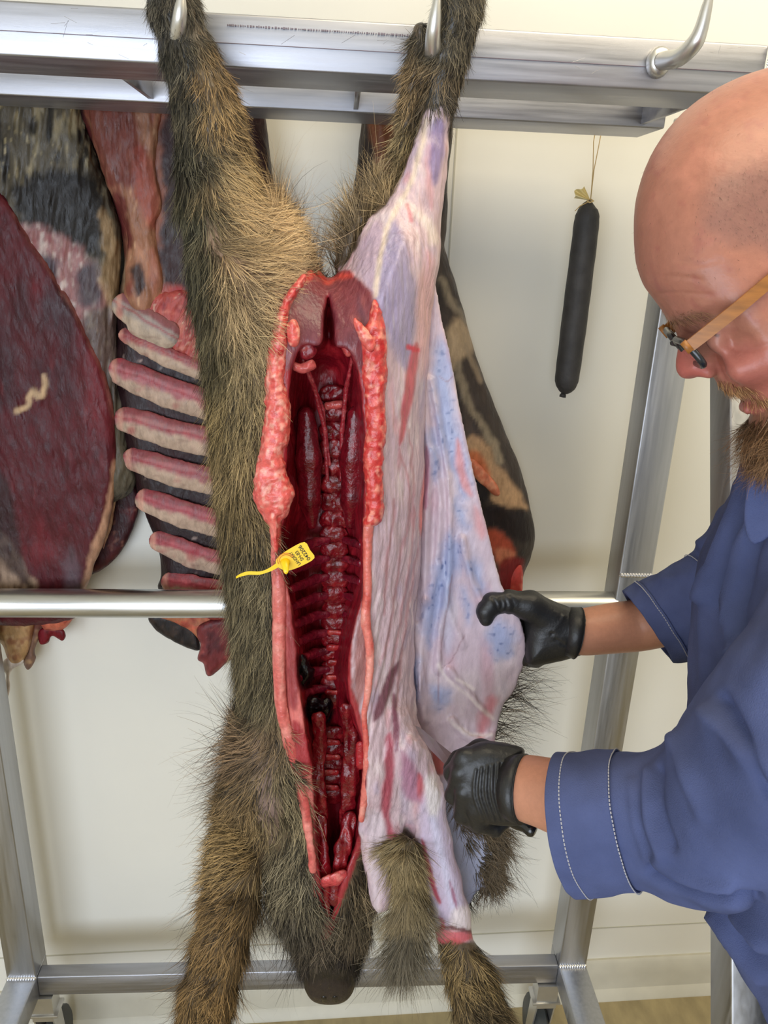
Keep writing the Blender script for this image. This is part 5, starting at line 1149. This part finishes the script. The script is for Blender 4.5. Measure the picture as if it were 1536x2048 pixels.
# fine arm hair is left to the skin texture; beard, moustache, brows and stubble are strands
def hair_fn(root, tip, var=0.3):
    def fn(R, n, g):
        v = np.clip(1 + var * g.normal(0, 1, len(R)), 0.35, 2)[:, None]
        return np.tile(lin(root), (len(R), 1)) * v, np.tile(lin(tip), (len(R), 1)) * v
    return fn
bm_ = p.inside([(1488, 836), (1540, 828), (1600, 790), (1660, 700), (1720, 740), (1640, 900), (1540, 940), (1500, 925), (1484, 870)], 8, 6)
fur('beard', man, hV, hN, hQ, bm_ * 1.0, 9000, guides([(1500, 860, -.25, 1, 60), (1530, 900, -.1, 1, 64), (1600, 840, .1, 1, 44), (1660, 760, .1, 1, 26), (1500, 920, .0, 1, 70)]), hair_fn((72, 50, 34), (142, 108, 76)), M_HAIR, headw, 41, lift=0.35, width=1.6, curl=1.1, segs=4)
mm_ = p.inside([(1432, 756), (1470, 768), (1540, 798), (1532, 812), (1480, 796), (1452, 788), (1436, 772)], 5, 4)
fur('moustache', man, hV, hN, hQ, mm_ + 1e-8, 2200, guides([(1440, 765, .6, .8, 16), (1480, 785, .8, .6, 20), (1530, 805, .8, .6, 24)]), hair_fn((132, 92, 60), (190, 146, 100)), M_HAIR, headw, 42, lift=0.3, width=1.5, curl=0.5)
eb_ = p.inside([(1338, 634), (1385, 622), (1436, 632), (1440, 646), (1390, 642), (1345, 648)], 5, 4) * (hV[:, 2] < 0) + p.inside([(1322, 616), (1350, 630), (1340, 640)], 4, 2) * (hV[:, 2] > 0)
fur('eyebrow', man, hV, hN, hQ, eb_ + 1e-8, 500, guides([(1350, 640, .9, -.1, 16), (1430, 636, .95, .2, 16)]), hair_fn((112, 80, 58), (160, 124, 90)), M_HAIR, headw, 43, lift=0.3, width=1.3)
sm_ = p.inside([(1430, 370), (1540, 320), (1700, 300), (1880, 400), (1850, 640), (1640, 560), (1540, 490), (1470, 490), (1410, 450)], 26, 14)
fur('stubble', man, hV, hN, hQ, sm_ + 0.04 * (hV[:, 1] < 560), 7000, guides([(1500, 420, .4, .8, 6), (1700, 420, .6, .8, 7)]), hair_fn((96, 72, 64), (120, 94, 84)), M_HAIR, headw, 44, lift=0.7, width=0.8, segs=2)
# --- glasses
M_FRAME = plain('black_acetate', (32, 34, 38), rough=0.25, spec=0.6)
M_WOOD = plain('wooden_temple', (146, 92, 36), rough=0.45, noise=0.25, nscale=60, stretch=(1, 1, 6))
M_LENS, nt, bs = mat_new('spectacle_lens')
bs.inputs['Base Color'].default_value = (0.95, 0.97, 1, 1); bs.inputs['Roughness'].default_value = 0.02; bs.inputs['Transmission Weight'].default_value = 1.0; bs.inputs['IOR'].default_value = 1.05
gl = bpy.data.objects.new('glasses', None); COL.objects.link(gl); gl.parent = man
def GP(bk, dn, w):                               # back / down / sideways from the bridge, head pixels
    q = np.array([1358.0, 668.0]) + E_BACK * bk + E_DOWN * dn
    return headw(np.array([[q[0], q[1], w]]))[0]
for s in (-1, 1):
    rim_ = []
    for t in np.arange(40) * 2 * math.pi / 40:
        c_, s_ = math.cos(t), math.sin(t); e = 0.55
        cw = math.copysign(abs(c_) ** e, c_); sd = math.copysign(abs(s_) ** e, s_)
        rim_.append(GP(-14 + 0.0003 * (88 + 68 * cw) ** 2, 28 + 32 * sd, s * (88 + 68 * cw)))
    b = MB(); b.tube(rim_, 0.0026, 10, closed=True); b.build('rim', M_FRAME, gl, smooth=True)
    ctr = np.mean(rim_, 0); fwd = (GP(0, 0, 0) - GP(10, 0, 0)); fwd /= np.linalg.norm(fwd)
    b = MB(); n_ = len(rim_)
    b.add([q + fwd * 0.0007 for q in rim_] + [q - fwd * 0.0007 for q in rim_], [tuple(range(n_)), tuple(range(2 * n_ - 1, n_ - 1, -1))] + [(i, n_ + i, n_ + (i + 1) % n_, (i + 1) % n_) for i in range(n_)])
    b.build('lens', M_LENS, gl)
    # wooden temple with a metal hinge end
    P0 = []
    for bk in (-6, 20, 120, 240, 360, 420):
        w_ = s * np.interp(bk, [-6, 30, 80, 140, 240, 420], [168, 180, 198, 207, 211, 212]); dr = np.interp(bk, [0, 360, 420], [6, 4, 40]); hh = np.interp(bk, [-6, 40, 360, 420], [12, 13, 12, 9])
        P0.append([GP(bk, dr - hh, w_ - 4), GP(bk, dr - hh, w_ + 4), GP(bk, dr + hh, w_ + 4), GP(bk, dr + hh, w_ - 4)])
    b = MB(); b.rings(P0); auto_smooth(b.build('temple', M_WOOD, gl), 50)
    b = MB(); b.rings([[GP(k, -9, s * 162), GP(k, -9, s * 174), GP(k, 16, s * 174), GP(k, 16, s * 162)] for k in (-18, -4)]); auto_smooth(b.build('end_piece', M_WOOD, gl), 50)
b = MB(); b.tube([GP(-14, 10, -22), GP(-20, 6, 0), GP(-14, 10, 22)], 0.0026, 10); b.build('bridge', M_FRAME, gl, smooth=True)
# --- jacket
def cloth(seed, a1=0.004, s1=55, a2=0.0012, s2=16, lines=(), stretch=(1, 1, 1)):
    def fn(P, m, ns):
        q = P * 1000 / np.array(stretch)
        return fbm(q, s1, 3, seed) * a1 + vnoise(q, s2, seed + 4) * a2 + creases(P, lines)
    return fn
jk = bpy.data.objects.new('jacket', None); COL.objects.link(jk); jk.parent = man
def shell(name, P, Fq, m, ns, mat, par, thick=0.002):
    n = vnormals(P, Fq); In = P - n * thick
    F2 = np.concatenate([Fq, Fq[:, ::-1] + len(P)])
    k = np.arange(ns)
    for base, fl in ((0, False), ((m - 1) * ns, True)):
        e = np.stack([base + k, base + (k + 1) % ns, len(P) + base + (k + 1) % ns, len(P) + base + k], 1)
        F2 = np.concatenate([F2, e if fl else e[:, ::-1]])
    return mesh_obj(name, np.concatenate([P, In]), F2, mat, par)
TORS = [((1560, 905), (1880, 905), 0.65, 0.085), ((1522, 945), (1900, 960), 0.645, 0.115), ((1484, 1062), (1960, 1080), 0.645, 0.17), ((1440, 1200), (1980, 1220), 0.655, 0.19), ((1424, 1330), (1985, 1360), 0.67, 0.19), ((1416, 1480), (1985, 1500), 0.69, 0.185), ((1414, 1650), (1980, 1680), 0.71, 0.165), ((1434, 1815), (1985, 1850), 0.72, 0.15), ((1482, 1925), (1990, 1960), 0.735, 0.135), ((1534, 2030), (2000, 2080), 0.75, 0.118), ((1570, 2120), (2010, 2200), 0.765, 0.11)]
tf = cloth(3, 0.009, 75, 0.002, 20, [([(1500, 940), (1470, 1040), (1440, 1120), (1420, 1200)], 0.012, 11), ([(1514, 950), (1488, 1040), (1458, 1130), (1440, 1210)], -0.010, 9), ([(1536, 1010), (1490, 1100), (1462, 1200), (1472, 1300)], 0.011, 12), ([(1536, 1040), (1505, 1110), (1478, 1200), (1486, 1300)], -0.008, 9),
    ([(1536, 1240), (1490, 1290), (1460, 1360), (1430, 1420)], 0.014, 14), ([(1536, 1275), (1500, 1315), (1475, 1380), (1450, 1430)], -0.012, 12), ([(1536, 1350), (1500, 1385), (1470, 1440)], 0.012, 14), ([(1440, 1825), (1490, 1900), (1536, 1950)], 0.011, 11), ([(1452, 1822), (1505, 1890), (1545, 1925)], -0.009, 8), ([(1470, 1830), (1536, 1890)], 0.008, 10), ([(1420, 1150), (1410, 1260), (1404, 1380)], 0.006, 12)], (1, 1, 1.6))
P, Fq, m, ns = rings_loft(TORS, 14, 150, tf)
shell('jacket_front', P, Fq, m, ns, M_DENIM, jk)
NEAR = [((1113, 1510), (1166, 1779), 0.70, 0.056), ((1172, 1506), (1230, 1777), 0.69, 0.060), ((1236, 1506), (1296, 1776), 0.675, 0.063), ((1306, 1499), (1345, 1802), 0.65, 0.066), ((1350, 1452), (1420, 1817), 0.62, 0.070), ((1402, 1395), (1482, 1813), 0.59, 0.074), ((1460, 1312), (1570, 1775), 0.565, 0.078), ((1522, 1228), (1690, 1650), 0.55, 0.08), ((1592, 1120), (1770, 1430), 0.545, 0.08), ((1680, 1030), (1810, 1260), 0.56, 0.07)]
nf = cloth(8, 0.006, 80, 0.0016, 20, [([(1300, 1745), (1350, 1775), (1430, 1795), (1520, 1812)], -0.014, 11), ([(1315, 1725), (1380, 1760), (1460, 1780)], 0.006, 12), ([(1296, 1545), (1302, 1640), (1330, 1710)], 0.006, 12), ([(1318, 1540), (1326, 1620), (1350, 1690)], -0.005, 10), ([(1350, 1480), (1385, 1560), (1410, 1630)], 0.006, 16), ([(1420, 1430), (1500, 1510), (1536, 1560)], 0.008, 18), ([(1452, 1400), (1490, 1480), (1540, 1590)], -0.009, 12), ([(1262, 1560), (1268, 1640), (1290, 1720)], 0.002, 10)])
P, Fq, m, ns = rings_loft(NEAR, 14, 120, nf, (-66, -14))
slv = shell('sleeve', P, Fq, m, ns, M_DENIM, jk)
FARS = [((1247, 1184), (1342, 1321), 0.925, 0.048), ((1298, 1152), (1398, 1315), 0.905, 0.052), ((1350, 1128), (1425, 1305), 0.88, 0.056), ((1390, 1105), (1450, 1300), 0.85, 0.06), ((1425, 1062), (1510, 1290), 0.82, 0.064), ((1475, 985), (1600, 1260), 0.77, 0.068), ((1560, 950), (1720, 1200), 0.74, 0.06)]
ff = cloth(13, 0.005, 50, 0.0016, 15, [([(1395, 1110), (1405, 1150), (1420, 1180)], -0.005, 8), ([(1405, 1090), (1440, 1075), (1470, 1080)], 0.006, 10), ([(1330, 1160), (1380, 1150)], 0.002, 10)])
P2, Fq2, m2, ns2 = rings_loft(FARS, 14, 110, ff, (-14, 0))
slf = shell('sleeve', P2, Fq2, m2, ns2, M_DENIM, jk)
def cuff(P, m, ns, r0, r1, par, grow=0.0022):
    Pr = P.reshape(m, ns, 3); c = Pr.mean(1, keepdims=True)[r0:r1 + 1]; A = Pr[r0:r1 + 1]
    d = A - c; A = A + d / np.linalg.norm(d, axis=2, keepdims=True) * grow
    mm = r1 - r0 + 1; i = np.arange(mm - 1)[:, None]; k = np.arange(ns)[None, :]
    Fc = np.stack([i * ns + k, i * ns + (k + 1) % ns, (i + 1) * ns + (k + 1) % ns, (i + 1) * ns + k], -1).reshape(-1, 4)
    A = A.reshape(-1, 3); n = vnormals(A, Fc)
    if ((A - np.repeat(c[:, 0], ns, 0)) * n).sum() < 0: Fc = Fc[:, ::-1]
    return shell('cuff', A, Fc, mm, ns, M_DENIM, par, 0.0016)
def stitches(P, m, ns, r, par, rad=0.00055, lift=0.0028, dash=0.62, reps=1):
    Pr = P.reshape(m, ns, 3); ring = Pr[r]; c = ring.mean(0); nx = Pr[min(r + 1, m - 1)].mean(0) - Pr[max(r - 1, 0)].mean(0)
    b = MB()
    for k in range(ns * reps):
        a, e = ring[(k // reps) % ns], ring[(k // reps + 1) % ns]; u0 = (k % reps) / reps; u1 = u0 + dash / reps
        q = []
        for u in (u0, u1):
            pt = a + (e - a) * u; d = (pt - c); pt = pt + d / np.linalg.norm(d) * lift; q.append(pt)
        b.tube(q, rad, 5)
    o = b.build('stitching', M_STITCH, par); o['kind'] = 'stuff'; return o
c1 = cuff(P, m, ns, 0, 26, slv); stitches(P, m, ns, 7, c1); stitches(P, m, ns, 26, c1, lift=0.003); 
c2 = cuff(P2, m2, ns2, 0, 9, slf); stitches(P2, m2, ns2, 8, c2, lift=0.003, dash=0.7); stitches(P2, m2, ns2, 38, slf, lift=0.0012)
# turned collar and lapel
def sheet(name, poly, zref, wc, T, mat, par, h=4.0, sm=3, disp=None):
    Pp = spline(poly, sm); mn, mx_ = Pp.min(0) - 14, Pp.max(0) + 14
    X, Y = np.meshgrid(np.linspace(mn[0], mx_[0], 6), np.linspace(mn[1], mx_[1], 6)); w_ = wc(X, Y)
    f = Field(mn[0], mx_[0], mn[1], mx_[1], w_.min() - T - 14, w_.max() + T + 14, h)
    f.pillow(Pp, T, T, wc, k=0); v, q = f.mesh(); v = relax(v, q, 1, .5)
    return mesh_obj(name, worldD(v, zref), q, mat, par)
sheet('collar', [(1506, 922), (1536, 936), (1600, 926), (1650, 960), (1620, 1020), (1560, 1060), (1510, 1090), (1490, 1060), (1488, 1010), (1496, 960)], 0.57, lambda X, Y: 60 - (X - 1490) * 0.5, 6, M_DENIM, jk)
# pocket seam on the near side
sx_ = spline([(1545, 1400), (1520, 1430), (1494, 1470), (1482, 1510)], 8, False)
# --- trousers and shoes
hipL, hipR = np.array([0.665, 0.44, 1.0]), np.array([0.665, 0.66, 1.0])
for hp, dx in ((hipL, 0.0), (hipR, 0.02)):
    b = MB(); pts = [np.array([hp[0], hp[1], 1.02]), np.array([hp[0], hp[1], 0.8]), np.array([hp[0] - 0.02 + dx, hp[1], 0.48]), np.array([hp[0] + dx, hp[1], 0.10]), np.array([hp[0] + dx, hp[1], 0.05])]
    b.tube(spline(pts, 6, False), np.interp(np.linspace(0, 1, 25), [0, .2, .55, .95, 1], [0.10, 0.098, 0.075, 0.062, 0.064]), 24); b.build('trouser_leg', M_TROU, man, smooth=True)
    b = MB(); R_ = []
    for t, w_, h_ in ((0.10, 0.01, 0.03), (0.085, 0.036, 0.07), (0.02, 0.042, 0.095), (-0.06, 0.046, 0.075), (-0.13, 0.045, 0.06), (-0.17, 0.03, 0.045), (-0.18, 0.008, 0.03)):
        th = np.arange(16) * math.pi / 8; R_.append([(hp[0] + dx + t, hp[1] + w_ * math.cos(a), max(0.0, 0.035 + (h_ * math.sin(a) if math.sin(a) > 0 else 0.04 * math.sin(a)))) for a in th])
    b.rings(R_); b.build('shoe', plain('black_shoe', (24, 24, 25), rough=0.5), man, smooth=True)
b = MB(); th = np.arange(32) * math.pi / 16
b.rings([[(cx + ax * math.cos(t), 0.55 + ay * math.sin(t), z) for t in th] for cx, ax, ay, z in ((0.615, 0.07, 0.10, 1.16), (0.625, 0.105, 0.16, 1.10), (0.65, 0.118, 0.195, 1.02), (0.662, 0.118, 0.208, 0.95), (0.665, 0.108, 0.205, 0.88), (0.665, 0.08, 0.17, 0.83), (0.665, 0.03, 0.06, 0.815))])
b.build('trouser_seat', M_TROU, man, smooth=True)
# --- gloves
def glove(name, fd, zref, wr, mat=M_GLOVE, lines=()):
    v, q = fd.mesh(); v = relax(v, q, 1, .5); n = vnormals(v, q)
    d = fbm(v, 20, 2, 3) * 1.0
    for ln, amp, wid in lines: d += amp * np.exp(-(ldist(v[:, 0], v[:, 1], spline(ln, 4, False)) / wid) ** 2) * (n[:, 2] < 0.1)
    v = v + n * d[:, None]
    return mesh_obj(name, worldD(v, zref), q, mat, man)
ZN = 0.79
f = Field(860, 1090, 1455, 1690, -75, 115, 2.6)
f.pillow(spline([(912, 1512), (960, 1484), (1010, 1488), (1050, 1500), (1034, 1545), (1036, 1600), (1050, 1645), (1005, 1652), (955, 1640), (922, 1600), (906, 1550)], 4), 44.0, 40.0, 0.0, k=6)
f.chain([(990, 1566, -6, 52), (1030, 1575, -10, 56), (1052, 1577, -16, 60)], 14, zs=0.85)
f.chain([(930, 1516, -10, 22), (906, 1546, 24, 18), (916, 1578, 58, 17), (952, 1572, 72, 15)], 8)
f.chain([(922, 1548, -16, 21), (908, 1590, 24, 18), (932, 1622, 60, 17), (968, 1604, 74, 15)], 8)
f.chain([(930, 1586, -14, 21), (926, 1630, 24, 18), (956, 1650, 58, 16), (988, 1628, 70, 14)], 8)
f.chain([(952, 1620, -8, 19), (958, 1648, 22, 16), (990, 1660, 52, 14), (1014, 1642, 62, 13)], 8)
f.chain([(1010, 1512, 24, 26), (960, 1500, 52, 22), (918, 1518, 60, 18), (900, 1536, 56, 14)], 8)
CR = [([(952 + 11 * k, 1540 - 3 * k), (948 + 12 * k, 1590), (966 + 11 * k, 1640)], 2.2, 3.0) for k in range(7)] + [([(958 + 11 * k, 1540 - 3 * k), (954 + 12 * k, 1590), (972 + 11 * k, 1640)], -1.4, 3.0) for k in range(7)]
g1 = glove('glove', f, ZN, 0, lines=CR); g1['label'] = 'black nitrile glove closed around a knife'
b = MB(); wr = [pD(x, y, z) for x, y, z in ((1022, 1574, 0.772), (1034, 1576, 0.768), (1046, 1578, 0.765))]
b.tube(wr, [62 * .77 / FPX, 66 * .768 / FPX, 68 * .765 / FPX], 40); b.tube([wr[2], wr[2] + (wr[2] - wr[1]) * 0.12], [68.5 * .765 / FPX] * 2, 40); b.build('glove_cuff', M_GLOVE, g1, smooth=True)
ZF = 0.922
f = Field(925, 1190, 1150, 1365, -80, 90, 2.6)
f.pillow(spline([(1040, 1196), (1075, 1190), (1110, 1208), (1146, 1222), (1154, 1264), (1156, 1308), (1105, 1326), (1058, 1330), (1050, 1290), (1048, 1250)], 4), 38.0, 36.0, 12.0, k=8)
f.chain([(1108, 1240, -4, 34), (1060, 1212, -22, 29), (1016, 1203, -34, 22), (984, 1208, -40, 21), (972, 1224, -42, 18), (972, 1240, -42, 13)], 12)
for i, (y0, y1) in enumerate(((1232, 1226), (1262, 1258), (1290, 1288), (1316, 1314))):
    f.chain([(1072, y0, 26, 20), (1030, y1, 40, 17), (996, y1 + 2, 40, 16), (970 + 6 * i, y1 + 6, 34, 13)], 6)
f.chain([(1110, 1262, 8, 44), (1156, 1266, 4, 44)], 14, zs=0.9)
CR = [([(1000, 1196), (1004, 1210), (1000, 1224)], -2.2, 3), ([(1008, 1194), (1014, 1210), (1010, 1226)], -2, 3), ([(985, 1196), (992, 1208), (996, 1222)], -2, 3), ([(1020, 1192), (1028, 1210), (1024, 1230)], -1.6, 4), ([(1108, 1262), (1118, 1246), (1126, 1234)], 3, 4), ([(1104, 1268), (1114, 1252), (1122, 1238)], -2.4, 4), ([(1112, 1280), (1130, 1290), (1148, 1292)], -2, 4)]
g2 = glove('glove', f, ZF, 0, lines=CR); g2['label'] = 'black nitrile glove gripping the hide'
b = MB(); wr = [pD(x, y, .925) for x, y in ((1128, 1263), (1142, 1264), (1153, 1266))]
b.tube(wr, [48 * .925 / FPX, 50 * .925 / FPX, 52 * .925 / FPX], 36); b.tube([wr[2], wr[2] + (wr[2] - wr[1]) * 0.12], [52.5 * .925 / FPX] * 2, 36); b.build('glove_cuff', M_GLOVE, g2, smooth=True)
# ------------------------------------------------------------------ the knife
kn = empty('boning_knife', 'boning knife with dark blade and black handle in the lower gloved hand', 'knife')
M_BLADE = plain('knife_steel', (160, 158, 160), rough=0.32, metal=1.0, noise=0.15, nscale=40)
M_GRIP = plain('black_grip', (18, 18, 20), rough=0.2, spec=0.6)
sec = [((830, 1451), (831, 1453), 0.880, 0.0003), ((838, 1454), (838, 1468), 0.874, 0.0006), ((848, 1461), (845, 1479), 0.866, 0.0009), ((870, 1480), (862, 1501), 0.850, 0.0011), ((904, 1507), (889, 1528), 0.824, 0.0012), ((922, 1522), (908, 1542), 0.812, 0.0012)]
b = MB(); b.rings([[pD(*a, z), pD((a[0] + c[0]) / 2, (a[1] + c[1]) / 2, z) - FW * t, pD(*c, z), pD((a[0] + c[0]) / 2, (a[1] + c[1]) / 2, z) + FW * t] for a, c, z, t in sec]); b.build('blade', M_BLADE, kn)
hp = spline(np.array([(905, 1528, 0.818, 18), (940, 1560, 0.818, 22), (985, 1600, 0.815, 23), (1030, 1636, 0.80, 20), (1052, 1650, 0.79, 15), (1064, 1660, 0.785, 15), (1070, 1664, 0.783, 10)], float), 5, False)
b = MB(); b.tube([pD(a[0], a[1], a[2]) for a in hp], [a[3] * a[2] / FPX for a in hp], 18); b.build('handle', M_GRIP, kn, smooth=True)
